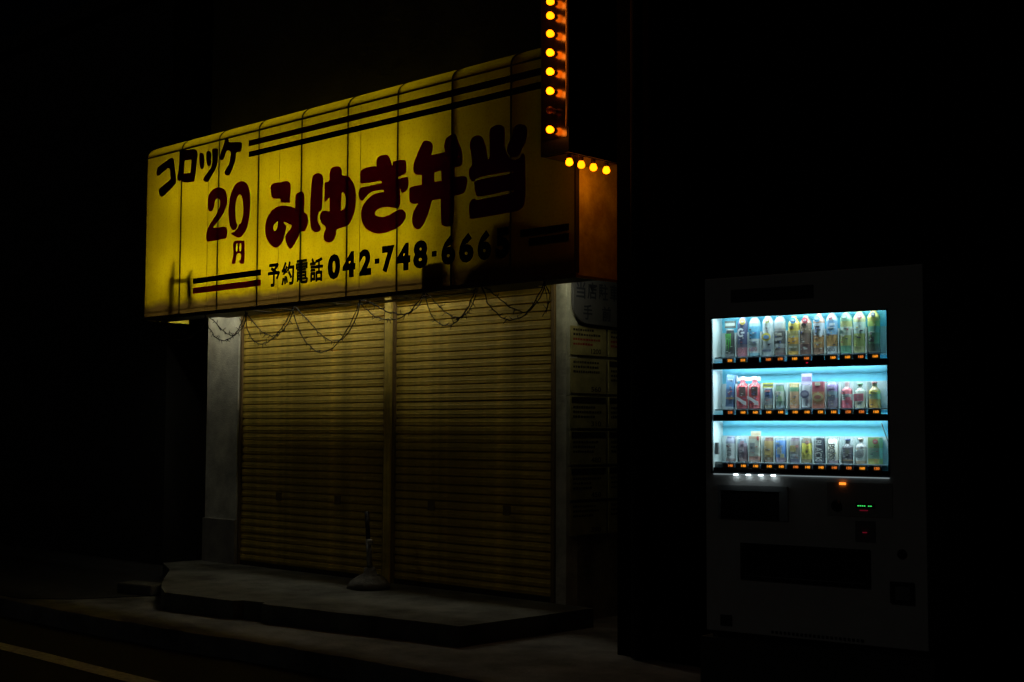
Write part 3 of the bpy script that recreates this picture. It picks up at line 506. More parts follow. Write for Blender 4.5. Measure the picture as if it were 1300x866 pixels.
rnd = random.Random(3)
rows = [(2.02,2.238),(1.745,2.005),(1.495,1.735),(1.235,1.485),(.985,1.225),(.735,.975)]
mlab = ['topmost left menu card of the side wall, directly under the parking board', 'second menu card down on the side wall left column', 'third menu card down with a dark header, side wall left column',
        'fourth menu card down, side wall left column', 'fifth menu card down, side wall left column', 'lowest menu card of the side wall left column',
        'topmost right menu card of the side wall, partly hidden by the parking board', 'second menu card down on the side wall right column', 'third menu card down, side wall right column',
        'fourth menu card down, side wall right column', 'fifth menu card down, side wall right column', 'lowest menu card of the side wall right column']
k = 0
for col, (ya, yb) in enumerate(((7.20, 7.59), (7.62, 8.0))):
    for ri, (za, zb) in enumerate(rows):
        mn = empty('menu_card', (W, (ya+yb)/2, za), 'yellowed ' + mlab[k], 'menu', 'menu cards on the side wall'); k += 1
        part(MB().box(W+.001, W+.012, ya, yb, za+.006, zb-.006), 'card', M['placard'], mn)
        mb = MB(); zz = zb - .022
        if ri in (2, 3, 4) or (col == 1 and ri == 1):
            mb.box(W+.012, W+.0135, ya+.008, yb-.008, zb-.055, zb-.012); zz = zb-.075
        nl = 3 if ri else 4
        for j in range(nl):
            y = ya + .025; ye = ya + rnd.uniform(.22, .36)
            while y < ye:
                wd = rnd.uniform(.012, .026)
                mb.box(W+.012, W+.0132, y, y+wd, zz-.018, zz-rnd.uniform(0,.004), 1 if (ri == 0 and j in (2,3)) else 0); y += wd + .007
            zz -= .034
            if zz < za+.07: break
        add_text(mb, ('1200', '560', '310', '480', '450', '390')[ri], yb-.17, yb-.06, za+.018, za+.055, lambda p, q: (W+.0132, p, q), .02)
        tag(part(mb, 'print', [M['ink'], M['redink']], mn), kind='stuff')

# ================================================================ WIRE GARLANDS
GA = [((-11.014,2.478),(-10.609,2.285),(-10.21,2.477)),((-10.21,2.477),(-9.922,2.248),(-9.6,2.477)),((-9.6,2.456),(-9.354,2.204),(-8.946,2.485)),
      ((-8.946,2.485),(-8.544,2.1),(-8.091,2.487)),((-8.091,2.487),(-7.716,2.314),(-7.35,2.487)),((-7.345,2.487),(-7.099,2.24),(-6.80,2.487)),((-6.737,2.487),(-6.449,2.245),(-6.14,2.487))]
GL = ['thin black twiggy wire swag at the far left end under the yellow sign', 'thin black twiggy wire swag crossing the white pillar', 'shallow black twiggy wire swag at the left edge of the left shutter',
      'deepest black twiggy wire swag, hanging across the left shutter', 'shallow black twiggy wire swag crossing the post between the shutters', 'black twiggy wire swag hanging on the left half of the right shutter',
      'black twiggy wire swag hanging at the right end of the right shutter']
def swag(mb, A, B, C, sag, y, rr):
    pts = []; n = 22
    for i in range(n+1):
        t = i/n; x = A[0] + (C[0]-A[0])*t; base = A[1] + (C[1]-A[1])*t
        mid = (B[0]-A[0])/(C[0]-A[0]); sk = t**(math.log(.5)/math.log(mid))
        z = base - sag*(4*sk*(1-sk))**.85
        pts.append((x + rr.uniform(-.006,.006)*(0 < i < n), y + rr.uniform(-.006,.006), z + rr.uniform(-.007,.007)*(0 < i < n)))
    mb.tube(pts, .0044, 5)
    for i in range(2, n-1):
        if rr.random() < .9:
            p = Vector(pts[i]); d = Vector((rr.uniform(-1,1), rr.uniform(-.5,.5), rr.uniform(-1,.7))).normalized()*rr.uniform(.02,.05)
            mb.tube([p, p+d], [.0036,.0018], 4)
rr = random.Random(11)
for (A, B, C), lb in zip(GA, GL):
    mb = MB(); sag = (A[1]+C[1])/2 - B[1]
    swag(mb, A, B, C, sag, 6.675, rr); swag(mb, A, ((B[0]*2+C[0])/3, B[1]), C, sag*.80, 6.69, rr)
    for e in (A, C): mb.tube([(e[0], 6.68, e[1]-.01), (e[0], 6.66, ZL+.012)], .004, 5)
    tag(mb.build('wire_garland', M['wire']), lb, 'garland', 'wire swags under the yellow sign')
mb = MB()
for dy, pts in ((0, [(-6.135,2.47),(-6.09,2.39),(-6.11,2.31),(-6.16,2.25)]), (.01, [(-6.16,2.48),(-6.13,2.40),(-6.12,2.33),(-6.135,2.27)])):
    mb.tube([(x, 6.675+dy, z) for x, z in pts], .0034, 5)
for a, b in (((-6.10,2.42),(-6.13,2.46)),((-6.11,2.33),(-6.075,2.36)),((-6.12,2.30),(-6.15,2.33))): mb.tube([(a[0],6.675,a[1]),(b[0],6.675,b[1])], .0025, 4)
mb.tube([(-6.14, 6.68, 2.47), (-6.14, 6.66, ZL+.012)], .004, 5)
tag(mb.build('wire_garland', M['wire']), 'short loose black wire end dangling in front of the narrow right pillar', 'garland', 'wire swags under the yellow sign')

# ================================================================ BANNER STAND ON THE STEP
st = empty('pole_stand', (-8.08, 6.80, .26), 'grey weighted stand with a short dark pole in front of the post between the shutters', 'stand')
def stp(mb, name, m, **k): return part(mb, name, m, st, **k)
mb = MB().lathe([(.165,.0),(.17,.03),(.15,.06),(.10,.085),(.055,.12),(.04,.16)], 11, (-8.08, 6.80, .26))
mb.v = [(x + random.uniform(-.012,.012), y + random.uniform(-.012,.012), z + (random.uniform(-.008,.008) if z > .27 else 0)) for x, y, z in mb.v]
stp(mb, 'weight', M['standbase'])
stp(MB().tube([(-8.08,6.80,.42),(-8.10,6.80,.64)], .022, 10), 'sleeve', M['silver'])
stp(MB().tube([(-8.10,6.80,.60),(-8.125,6.80,.85)], .017, 10), 'pole', M['rubber'])
stp(MB().lathe([(.012,-.02),(.024,-.012),(.024,.012),(.012,.02)], 10, (-8.06,6.785,.62)), 'knob', M['silver'])

# ================================================================ NEIGHBOURS
nb = empty('neighbour_building', (-4.6, 6.4, .13), 'unlit black building face between the shop and the vending machine', 'building')
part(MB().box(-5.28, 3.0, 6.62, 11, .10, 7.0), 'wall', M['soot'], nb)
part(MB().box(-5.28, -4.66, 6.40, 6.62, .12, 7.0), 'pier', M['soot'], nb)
part(MB().box(-5.3, 3.05, 6.55, 11, 7.0, 7.15), 'roof', M['siding'], nb)
dp = empty('downpipe', (-5.08, 6.36, .13), 'slim grey downpipe on the black wall right of the shop', 'pipe')
part(MB().tube([(-5.08,6.345,.14),(-5.08,6.345,6.6)], .038, 14), 'pipe', M['pipe'], dp)
for z in (1.0, 2.6, 4.2): part(MB().box(-5.13,-5.03,6.34,6.40,z,z+.03), 'pipe_clip', M['frame'], dp)
lb = empty('left_building', (-12.5, 7.4, .13), 'unlit dark building beyond the white pillar at far left', 'building')
part(MB().box(-24, -11.85, 7.3, 11, .1, 6.0), 'wall', M['siding'], lb)
part(MB().box(-11.85, -10.88, 7.9, 11, .1, 6.0), 'wall', M['siding'], lb)
d = part(MB().box(-11.83, -11.0, 7.84, 7.88, .16, 2.2), 'door', M['door'], lb)
for z in (.3, .95, 1.6): MB().box(-11.73+12.5, -11.1+12.5, 7.828-7.4, 7.839-7.4, z-.13, z-.13+.5).build('door_panel', M['door'], d)
for o in d.children: o.matrix_parent_inverse = Matrix.Identity(4)
part(MB().box(-24, -11.8, 7.2, 11.1, 6.0, 6.15), 'roof', M['siding'], lb)

# ================================================================ VENDING MACHINE
VO = Vector((-4.114, 5.699, .438)); VY = .13484; VW, VH, VD = 1.146, 1.83, .70
vm = empty('vending_machine', VO, 'white drinks vending machine with three glowing blue-white shelves of drinks', 'vending machine', rz=VY)
def vp(mb, name, m, parent=None, **k): return mb.build(name, m, parent or vm, **k)
def rect(a, b, c, d): return [(a,c),(b,c),(b,d),(a,d)]
fn = lambda a, b, d: (a, d, b)
WIN = (.036, .968, .835, 1.622); SLOT = (.216, .852, .322, .465)
vp(MB().plate(rect(0, VW, .035, VH), [rect(*WIN), rect(*SLOT)], .018, fn), 'door', M['vm_white'], bevel=.004)
mb = MB().box(0, .03, .019, VD, .035, VH); mb.box(VW-.03, VW, .019, VD, .035, VH); mb.box(.03, VW-.03, .05, VD, VH-.03, VH); mb.box(.03, VW-.03, VD-.03, VD, .035, VH-.03); mb.box(.03, VW-.03, .05, VD-.03, .035, .06)
vp(mb, 'cabinet', M['vm_white'])
vp(MB().box(.02, VW-.02, .03, VD-.02, 0, .035), 'kick_plate', M['vm_black'])
mb = MB()
for i in range(22): mb.box(.36+i*.022, .372+i*.022, -.003, .0, .048, .062)
vp(mb, 'vent_grille', M['vm_black'])
# window
vp(MB().plate(rect(.030,.974,.829,1.628), [rect(*WIN)], .004, lambda a,b,d:(a,-.003+d,b)), 'window_frame', M['vm_black'])
vp(MB().box(.048, .972, -.007, -.003, .8235, .8285), 'glowing_trim', M['glowing_trim'])  # trim below the window; the light on it is put in as glow
vp(MB().box(WIN[0], WIN[1], .012, .015, WIN[2], WIN[3]), 'window_pane', M['glass'])
mb = MB().box(WIN[0]-.005, WIN[1]+.04, .125, .13, WIN[2]-.02, WIN[3]+.04)
vp(mb, 'display_back', M['vm_back'])
vp(MB().box(WIN[0]-.006, WIN[0]-.001, .019, .125, WIN[2], WIN[3]+.04), 'display_jamb', M['vm_jamb'])
vp(MB().box(WIN[1]+.012, WIN[1]+.03, .02, .125, WIN[2], WIN[3]+.04), 'display_jamb', M['vm_back'])
vp(MB().box(WIN[0], WIN[1]+.03, .02, .125, WIN[3]+.03, WIN[3]+.05), 'display_top', M['vm_jamb'])
cols = [.104,.177,.245,.319,.384,.461,.524,.594,.662,.736,.803,.875]
ROWS = [(1.425, 1.554), (1.158, 1.290), (.889, 1.021)]
BARS = [(1.360, 1.405), (1.096, 1.140), (.836, .870)]
LEDZ = [1.650, 1.370, 1.106]
prices = [['250','210',None,'160','170','160','160',None,'160','160','160','160'],
          ['210','160','160','140','140','140','140','150','160','150','150','160'],
          ['140','140','140','140','140','140','140','140','140','150','160','150']]
pr = random.Random(5)
for r in range(3):
    zf, zc = ROWS[r]; b0, b1 = BARS[r]
    sh = vp(MB().box(.040, WIN[1]+.012, .03, .124, zf-.008, zf-.001), 'shelf', M['vm_card'])
    vp(MB().box(.040, WIN[1]-.0, .108, .123, zf-.001, zc), 'display_riser', M['vm_card'])
    mb = MB()
    for a, b in zip(cols, cols[1:]): mb.box((a+b)/2-.003, (a+b)/2+.003, .066, .108, zf, zc-.004)
    vp(mb, 'divider', M['vm_jamb'])
    vp(MB().box(WIN[0], WIN[1]+.01, .018, .028, b0, b1-.012), 'shelf_bar', M['vm_bar'])
    for c, u in enumerate(cols):
        btn = vp(MB().box(u-.012, u+.05, .016, .028, b1-.014, b1+.012), 'price_button', M['vm_btn'] if prices[r][c] else M['vm_bar'])
        vp(MB().box(u-.010, u+.012, .0145, .016, b1-.010, b1+.008), 'push_pad', M['vm_pad'], btn)
        if prices[r][c]:
            mb = MB(); add_text(mb, prices[r][c], u+.018, u+.043, b1-.007, b1+.006, lambda p, q: (p, .0135, q), .03)
            vp(mb, 'price_digits', M['price'] if pr.random() < .75 else M['price2'], btn, fix=False)
    # lamps above each shelf, aimed down and back
    ls = vp(MB().box(.06, WIN[1], .029, .060, LEDZ[r], LEDZ[r]+.003), 'lamp_strip', M['vm_jamb'])
    for u in cols:
        vp(MB().add([(u-.008,.031,LEDZ[r]-.002),(u+.008,.031,LEDZ[r]-.002),(u+.008,.045,LEDZ[r]-.0075),(u-.008,.045,LEDZ[r]-.0075)], [(0,1,2,3)]), 'lamp', M['led'], ls, fix=False)
vp(MB().lathe([(.003,-.003),(.005,0),(.003,.003)], 8, (.556,.012,1.382)), 'indicator_lamp', M['red'])
for u in (.178,.247,.315,.383):
    vp(MB().box(u-.010, u+.010, -.020, -.007, .8225, .8285), 'panel_lamp', M['led_w'])
# a leaning thin rod inside the lower right corner
vp(MB().tube([(.925,.03,1.085),(.962,.025,.985)], .0025, 6), 'support_rod', M['vm_grey'])
vp(MB().box(.040,.056,.028,.044,.925,.985), 'hinge_block', M['vm_grey'])
# front controls
vp(MB().plate(rect(.07,.455,.60,.772), [rect(.085,.41,.60,.745)], .004, lambda a,b,d:(a,-.005+d,b)), 'notice_frame', M['vm_grey3'])
vp(MB().box(.087,.408,-.003,-.0005,.602,.743), 'notice_panel', M['vm_black'])
vp(MB().box(.66,.985,-.003,-.0005,.64,.80), 'control_panel', M['vm_white2'])
vp(MB().box(.726,.756,-.010,-.003,.789,.800), 'order_lamp', M['price_hot'])
vp(MB().box(.805,.90,-.006,-.003,.681,.704), 'amount_display', M['vm_black'])
mb = MB()
for i in range(7):
    if i == 4: continue
    mb.box(.815+i*.0105, .822+i*.0105, -.0075, -.006, .6895, .6935)
vp(mb, 'amount_digits', M['green'])
vp(MB().box(.825,.865,-.005,-.003,.668,.672), 'red_bar', M['red_dim'])
vp(MB().lathe([(.010,-.002),(.012,0),(.010,.002)], 12, (.848,-.003,.566)), 'card_lamp', M['red_dim'])
vp(MB().box(.80,.90,-.002,-.0005,.52,.62), 'card_reader', M['vm_grey'])
vp(MB().lathe([(.030,-.002),(.030,.0),(.022,.004),(.022,.014)], 20, (0,0,0)), 'lever', M['vm_black']).matrix_basis = Matrix.Translation((.707,-.002,.688)) @ Matrix.Rotation(R(90),4,'X')
vp(MB().lathe([(.024,-.002),(.024,.0),(.018,.006)], 18), 'lock', M['vm_black']).matrix_basis = Matrix.Translation((1.027,-.002,.473)) @ Matrix.Rotation(R(90),4,'X')
vp(MB().plate(rect(.97,1.08,.245,.345), [rect(.985,1.065,.26,.33)], .012, lambda a,b,d:(a,-.012+d,b)), 'coin_return', M['vm_black'])
vp(MB().box(.986,1.064,-.002,-.0005,.261,.329), 'coin_flap', M['vm_grey'])
vp(MB().box(.08,.145,-.0022,-.0005,.062,.118), 'sticker', M['vm_dark2'])
vp(MB().plate(rect(SLOT[0]-.02,SLOT[1]+.02,SLOT[2]-.02,SLOT[3]+.02), [rect(*SLOT)], .006, lambda a,b,d:(a,-.0065+d,b)), 'slot_frame', M['vm_black'])
vp(MB().box(SLOT[0]+.002,SLOT[1]-.002,.02,.026,SLOT[2],SLOT[3]), 'delivery_flap', M['vm_black'])
vp(MB().box(.15,.60,-.0022,-.0005,1.70,1.765), 'header_strip', M['vm_dark2'])
pd = MB().plate(rect(-.04,VW+.04,-.0,.0),[],1,fn) if False else None
pad = MB().box(-.03, VW+.03, -.01, VD+.05, 0, .308).build('concrete_plinth', M['plinth']); pad.location = (VO.x, VO.y, .13); pad.rotation_euler = (0,0,VY)
tag(pad, 'dark concrete plinth under the vending machine', 'plinth')

# ---------------------------------------------------------------- drinks on display, each a thing of its own
def vpos(u, d, z):
    e = Vector((math.cos(VY), math.sin(VY), 0)); b = Vector((-math.sin(VY), math.cos(VY), 0)); return VO + e*u + b*d + Vector((0,0,z))
def drink(kind, r, c, label, h, bands, w=.052, cap=None, disc=None, marks=(), text=None, tilt=0, card=None, patch=None, du=0):
    """bands: [(height fraction where it ends, colour)], bottom to top"""
    cat = {'bottle':'bottle','can':'can','carton':'carton'}[kind]
    if r == 0 and kind == 'bottle': h = h*1.12; w = w*1.06
    o = empty('drink_'+kind, vpos(cols[c]+du, .078, ROWS[r][0]), label, cat, ('top','middle','bottom')[r] + ' shelf drinks', rz=VY)
    rad = w/2; mats = [plain(b[1]) for b in bands]
    def rr_(f):
        if kind == 'can': return rad*(.86 if f < .03 else 1 if f < .93 else .80)
        if f < .02: return rad*.9
        sh0 = .80 if r == 0 else .66
        if f < sh0: return rad
        if f < sh0+.17: t = (f-sh0)/.17; return rad*(1-.58*(t*t*(3-2*t)))
        return rad*.42
    if kind == 'carton':
        mb = MB(); z = 0
        for i, b in enumerate(bands): mb.box(-rad, rad, -rad*.8, rad*.8, z, b[0]*h, i); z = b[0]*h
        body = mb.build('body', mats, o)
    else:
        fr = sorted(set([0,.02,.03,.3,.5,.66,.70,.74,.78,.80,.82,.86,.88,.91,.94,.97,1.0] + [b[0] for b in bands]))
        if kind == 'can': fr = sorted(set([0,.03,.93,.97,1.0] + [b[0] for b in bands]))
        prof = [(rr_(f), f*h) for f in fr]
        ms = [next((i for i, b in enumerate(bands) if f < b[0] - 1e-6), len(bands)-1) for f in fr[:-1]]
        body = MB().lathe(prof, 18, mats=ms, sy=.75).build('body', mats, o)
    front = -rad*(.8 if kind == 'carton' else .75) - .0012
    if cap: MB().lathe([(rad*.46,0),(rad*.48,h*.07),(rad*.4,h*.085)], 14, (0,0,h*.93)).build('cap', plain(cap), o)
    for (a, b, q0, q1, col) in marks:      # painted blocks on the label
        MB().box(a*w, b*w, front-.0008, front+.004, q0*h, q1*h).build('label_block', plain(col), o)
    if disc:
        (dx, dz, dr, col) = disc
        pts = [(dx*w+dr*math.cos(t), dz*h+dr*math.sin(t)) for t in [2*math.pi*k/18 for k in range(18)]]
        MB().plate(pts, [], .003, lambda a,b,d:(a, front-.006+d, b)).build('badge', plain(col), o)
        MB().plate([(dx*w+(p[0]-dx*w)*.6, dz*h+(p[1]-dz*h)*.35) for p in pts], [], .001, lambda a,b,d:(a, front-.0072+d, b)).build('badge_print', plain(tuple(min(1,x*.5+.4) for x in col)), o)
    # small printed lines and pictures scattered over the label
    pr_ = random.Random(r*100+c*7+3); mb = MB()
    for _ in range(9):
        x = pr_.uniform(-.38,.22)*w; z = pr_.uniform(.10,.66)*h; ww = pr_.uniform(.05,.22)*w; hh = pr_.uniform(.012,.035)*h
        mb.box(x, x+ww, front-.0014, front+.004, z, z+hh, pr_.choice((0,0,1,2)))
    lum = sum(bands[len(bands)//2][1])/3
    tag(mb.build('label_print', [plain((.04,.04,.06)) if lum > .3 else plain((.55,.56,.52)), plain((.60,.60,.56)), plain(pr_.choice(((.5,.08,.08),(.08,.15,.4),(.5,.4,.08))))], o), kind='stuff')
    if text:
        s, a0, a1, q0, q1, col, rot = text
        mb = MB()
        if rot: add_text(mb, s, 0, 1, 0, 1, lambda p, q: ((a0+(a1-a0)*q)*w, front-.0022, (q1-(q1-q0)*p)*h), .02)
        else: add_text(mb, s, a0*w, a1*w, q0*h, q1*h, lambda p, q: (p, front-.0022, q), .02)
        mb.build('label_text', plain(col), o, fix=False)
    if patch: patch(o, w, h, front)
    if card:
        (a, b, q0, q1, col, col2) = card
        cd = MB().box(a*w, b*w, .002, .004, q0*h, q1*h).build('promo_card', plain(col), o)
        MB().box(a*w+.004, b*w-.004, .0008, .002, q0*h+(q1-q0)*h*.3, q0*h+(q1-q0)*h*.7).build('card_print', plain(col2), cd)
    if tilt: 
        for ch in o.children:
            if ch.name.startswith(('body','label','badge','cap')): ch.rotation_euler = (0, tilt, 0); ch.location = (0,0,abs(math.sin(tilt))*rad)
    return o
def claws(o, w, h, f):
    mb = MB()
    for x, z0, wd in ((-.22,.28,.10),(0,.22,.10),(.22,.30,.10)):
        mb.plate([((x-wd)*w,.82*h),((x+wd)*w,.84*h),((x+wd*.5)*w,.72*h),((x+wd*.7)*w,.5*h),((x)*w,z0*h),((x-wd*.3)*w,.5*h)], [], .001, lambda a,b,d:(a,f-.002+d,b))
    mb.build('claw_mark', M['clawgreen'], o)
def ring(o, w, h, f):
    n = 22; pts = []
    for k in range(n+1): t = R(40) + R(280)*k/n; pts.append((.34*w*math.cos(t), .58*h+.40*w*math.sin(t)))
    for k in range(n, -1, -1): t = R(40) + R(280)*k/n; pts.append((.19*w*math.cos(t), .58*h+.24*w*math.sin(t)))
    mb = MB().plate(pts, [], .001, lambda a,b,d:(a,f-.002+d,b)); mb.box(0, .36*w, f-.002, f-.001, .555*h, .60*h); mb.build('ring_mark', plain((.8,.85,.9)), o)
def wave(o, w, h, f):
    pts = [(-.46*w,.30*h),(-.1*w,.24*h),(.2*w,.14*h),(.46*w,.10*h),(.46*w,.22*h),(.2*w,.26*h),(-.1*w,.34*h),(-.46*w,.40*h)]
    MB().plate(pts, [], .001, lambda a,b,d:(a,f-.002+d,b)).build('wave_mark', plain((.82,.82,.84)), o)
    p2 = [(.22*w+.12*w*math.cos(t), .76*h+.12*w*math.sin(t)) for t in [2*math.pi*k/14 for k in range(14)]]
    MB().plate(p2, [[(.22*w+.05*w*math.cos(t), .76*h+.05*w*math.sin(t)) for t in [2*math.pi*k/10 for k in range(10)]]], .001, lambda a,b,d:(a,f-.002+d,b)).build('badge', plain((.8,.8,.82)), o)
    n = 7
    mb = MB().plate([( -.5*w,.86*h),(.5*w,.86*h)] + [(.5*w-w*k/n/1.0, .95*h+(.05*h if k % 2 else .02*h)) for k in range(n+1)], [], .0015, lambda a,b,d:(a,-.004+d,b)); mb.build('scalloped_card', plain((.85,.88,.88)), o)
def oval(o, w, h, f, dz=.45, col=(.8,.65,.08), col2=(.12,.3,.6), sx=.42):
    pts = [(sx*w*math.cos(t), dz*h+.36*w*math.sin(t)) for t in [2*math.pi*k/18 for k in range(18)]]
    MB().plate(pts, [], .001, lambda a,b,d:(a,f-.002+d,b)).build('oval_mark', plain(col), o)
    MB().plate([(p[0]*.65, dz*h+(p[1]-dz*h)*.45) for p in pts], [], .001, lambda a,b,d:(a,f-.0032+d,b)).build('oval_mark', plain(col2), o)
WH=(.62,.68,.68); K=(.015,.018,.02)
drink('can',0,0,'black energy drink can with three green claw marks at left of the top shelf',.145,[(.12,(.25,.27,.28)),(.16,K),(.95,K),(1,(.4,.42,.42))],patch=claws,card=(-.6,.6,1.04,1.30,(.03,.05,.04),(.45,.5,.45)))
drink('bottle',0,1,'dark navy sports drink bottle with white ring logo and yellow badge',.19,[(.22,(.55,.18,.25)),(.30,(.12,.10,.16)),(.9,(.03,.05,.16)),(1,(.25,.2,.35))],patch=ring,disc=(.2,.84,.0155,(.75,.50,.06)),text=('250',-.42,.42,.06,.17,(.75,.3,.35),0),w=.054)
drink('bottle',0,2,'pale blue and white water bottle with pink number on the top shelf',.19,[(.08,(.2,.45,.55)),(.42,WH),(.60,(.06,.36,.62)),(.72,(.12,.5,.72)),(1,(.45,.68,.72))],cap=(.5,.7,.75),text=('600',-.4,.4,.12,.22,(.7,.3,.35),0),marks=((-.4,.4,.28,.30,(.35,.42,.45)),(-.4,.4,.34,.36,(.35,.42,.45))),w=.056)
drink('bottle',0,3,'white bottle with round yellow badge and yellow oval label on the top shelf',.19,[(.3,(.5,.56,.58)),(.9,(.58,.66,.68)),(1,(.6,.65,.62))],patch=oval,disc=(.12,.84,.014,(.62,.58,.22)),marks=((-.4,.4,.10,.15,(.12,.14,.22)),),w=.056)
drink('bottle',0,4,'grey and black striped coffee bottle on the top shelf',.19,[(.07,(.12,.06,.06)),(.18,(.20,.16,.15)),(.28,(.45,.48,.48)),(.58,(.06,.06,.06)),(.64,(.25,.25,.24)),(1,(.4,.44,.45))],cap=(.05,.06,.07),marks=((-.3,.3,.36,.42,(.5,.5,.48)),(-.3,.3,.47,.53,(.42,.40,.34))),w=.056)
drink('bottle',0,5,'golden yellow tea bottle with bright blue badge on the top shelf',.175,[(.10,(.65,.35,.03)),(.28,(.28,.25,.12)),(.45,(.75,.38,.02)),(.50,(.5,.45,.15)),(.62,(.30,.26,.05)),(1,(.68,.52,.05))],disc=(.1,.88,.0155,(.04,.32,.68)),marks=((-.4,.4,.18,.22,(.5,.5,.4)),(-.25,.1,.68,.74,(.06,.05,.03))),w=.058)
drink('bottle',0,6,'brown coffee bottle with round red badge on the top shelf',.175,[(.10,(.14,.05,.03)),(.28,(.16,.06,.06)),(.55,(.12,.06,.03)),(.75,(.22,.15,.08)),(1,(.35,.20,.12))],disc=(.12,.87,.015,(.6,.03,.08)),marks=((-.42,.42,.27,.29,(.5,.3,.2)),(-.2,.2,.74,.80,(.02,.01,.01))),w=.058)
drink('bottle',0,7,'bottle of amber tea with white label and pale blue badge on the top shelf',.182,[(.16,(.22,.10,.05)),(.42,(.50,.25,.06)),(.46,(.3,.14,.05)),(.76,(.60,.68,.74)),(1,(.6,.35,.25))],disc=(.0,.86,.0165,(.16,.48,.70)),marks=((-.25,.2,.66,.69,(.05,.06,.08)),(-.1,.25,.58,.61,(.05,.06,.08)),(-.2,.2,.50,.53,(.05,.06,.08)),(-.3,.35,.26,.30,(.55,.45,.2))),w=.056)
drink('bottle',0,8,'barley tea bottle with blue upper label and pink badge on the top shelf',.188,[(.18,(.50,.54,.55)),(.45,(.50,.27,.06)),(.78,(.20,.42,.66)),(1,(.4,.6,.68))],disc=(.05,.86,.0125,(.75,.25,.32)),text=('600',-.4,.4,.05,.14,(.15,.15,.16),0),marks=((-.3,.35,.60,.62,(.65,.72,.78)),(-.1,.4,.66,.72,(.6,.7,.78))),w=.054)
drink('bottle',0,9,'green tea bottle with pale green badge and white label block on the top shelf',.188,[(.18,(.07,.28,.16)),(.42,(.36,.40,.10)),(.62,(.50,.62,.52)),(.75,(.42,.45,.15)),(1,(.2,.42,.25))],disc=(.02,.84,.017,(.22,.50,.34)),marks=((-.4,-.2,.46,.54,(.03,.10,.06)),),w=.058)
drink('bottle',0,10,'pale yellow-green tea bottle with small pink badge on the top shelf',.188,[(.16,(.50,.50,.22)),(.45,(.36,.46,.12)),(.72,(.48,.66,.60)),(1,(.55,.60,.28))],disc=(.18,.83,.0135,(.72,.30,.30)),marks=((-.3,.3,.09,.10,(.2,.25,.1)),(-.3,.3,.12,.13,(.2,.25,.1))),w=.058)
drink('bottle',0,11,'dark green tea bottle with yellow shoulder and black badge at right of the top shelf',.19,[(.10,(.015,.03,.01)),(.20,(.03,.06,.02)),(.45,(.08,.22,.08)),(.60,(.08,.28,.18)),(.72,(.30,.42,.06)),(1,(.55,.50,.08))],disc=(.12,.86,.012,(.02,.05,.08)),marks=((-.25,.15,.24,.36,(.01,.02,.01)),),w=.058)
# middle shelf
drink('carton',1,0,'tall slim blue carton standing at left of the middle shelf',.175,[(.06,(.4,.45,.5)),(.28,(.03,.09,.22)),(.34,(.3,.25,.15)),(.58,(.05,.13,.36)),(.78,(.07,.30,.60)),(1,(.18,.38,.68))],marks=((-.3,.4,.84,.87,(.6,.7,.8)),(.1,.45,.30,.33,(.6,.35,.08))),w=.042,tilt=.05,card=(-.2,1.0,.1,.98,(.45,.50,.54),(.50,.55,.58)))
for cc, nm in ((1,'left'),(2,'right')):
    drink('bottle',1,cc,'red cola bottle with white wave and scalloped white top, %s one of the pair' % nm,.165,[(.10,(.35,.02,.03)),(.80,(.55,.015,.03)),(.9,(.6,.10,.15)),(1,(.8,.8,.82))],patch=wave,marks=((-.1,.38,.40,.68,(.06,.02,.015)),),w=.068,du=-.002)
drink('can',1,3,'navy and grey coffee can under a yellow card on the middle shelf',.105,[(.18,(.16,.13,.07)),(.50,(.22,.24,.26)),(.95,(.03,.07,.17)),(1,(.3,.3,.3))],marks=((-.3,.3,.82,.88,(.6,.15,.1)),(-.3,.3,.68,.73,(.05,.15,.4))),card=(-.7,.6,1.02,1.26,(.62,.58,.06),(.12,.14,.05)),w=.048)
drink('can',1,4,'slim green and silver patterned can on the middle shelf',.122,[(.12,(.22,.28,.32)),(.3,(.12,.2,.16)),(.7,(.35,.4,.33)),(.93,(.18,.32,.18)),(1,(.15,.2,.22))],marks=((-.1,.35,.30,.5,(.25,.38,.2)),(-.35,.1,.55,.72,(.55,.5,.45))),w=.048,tilt=-.03)
drink('can',1,5,'orange can with green leafy top under an orange card on the middle shelf',.125,[(.15,(.55,.22,.10)),(.68,(.50,.28,.14)),(.85,(.08,.26,.12)),(1,(.6,.45,.2))],marks=((-.3,.2,.2,.4,(.62,.35,.12)),),card=(-.55,.55,.85,1.02,(.68,.42,.10),(.5,.3,.1)),w=.052)
drink('can',1,6,'white can with a purple round emblem under a lilac card on the middle shelf',.118,[(.05,(.12,.12,.14)),(.97,(.55,.58,.64)),(1,(.5,.4,.55))],patch=lambda o,w,h,f: oval(o,w,h,f,.60,(.10,.10,.20),(.28,.28,.38)),marks=((.1,.3,.2,.34,(.12,.10,.15)),),card=(-.5,.5,1.02,1.48,(.52,.45,.66),(.22,.15,.35)),w=.056)
drink('carton',1,7,'red and cream carton with a round cream emblem on the middle shelf',.132,[(.18,(.42,.10,.05)),(.62,(.48,.18,.07)),(.78,(.42,.05,.08)),(1,(.52,.08,.12))],patch=lambda o,w,h,f: oval(o,w,h,f,.42,(.62,.52,.22),(.40,.10,.06),.48),marks=((-.25,.2,.85,.97,(.65,.6,.45)),),w=.060)
drink('can',1,8,'purple grey can with teal panel on the middle shelf',.13,[(.10,(.15,.10,.14)),(.40,(.22,.17,.25)),(.64,(.18,.28,.32)),(.9,(.28,.18,.42)),(1,(.38,.40,.48))],marks=((-.25,.35,.32,.5,(.06,.07,.12)),(-.3,.3,.74,.82,(.55,.45,.65))),w=.056)
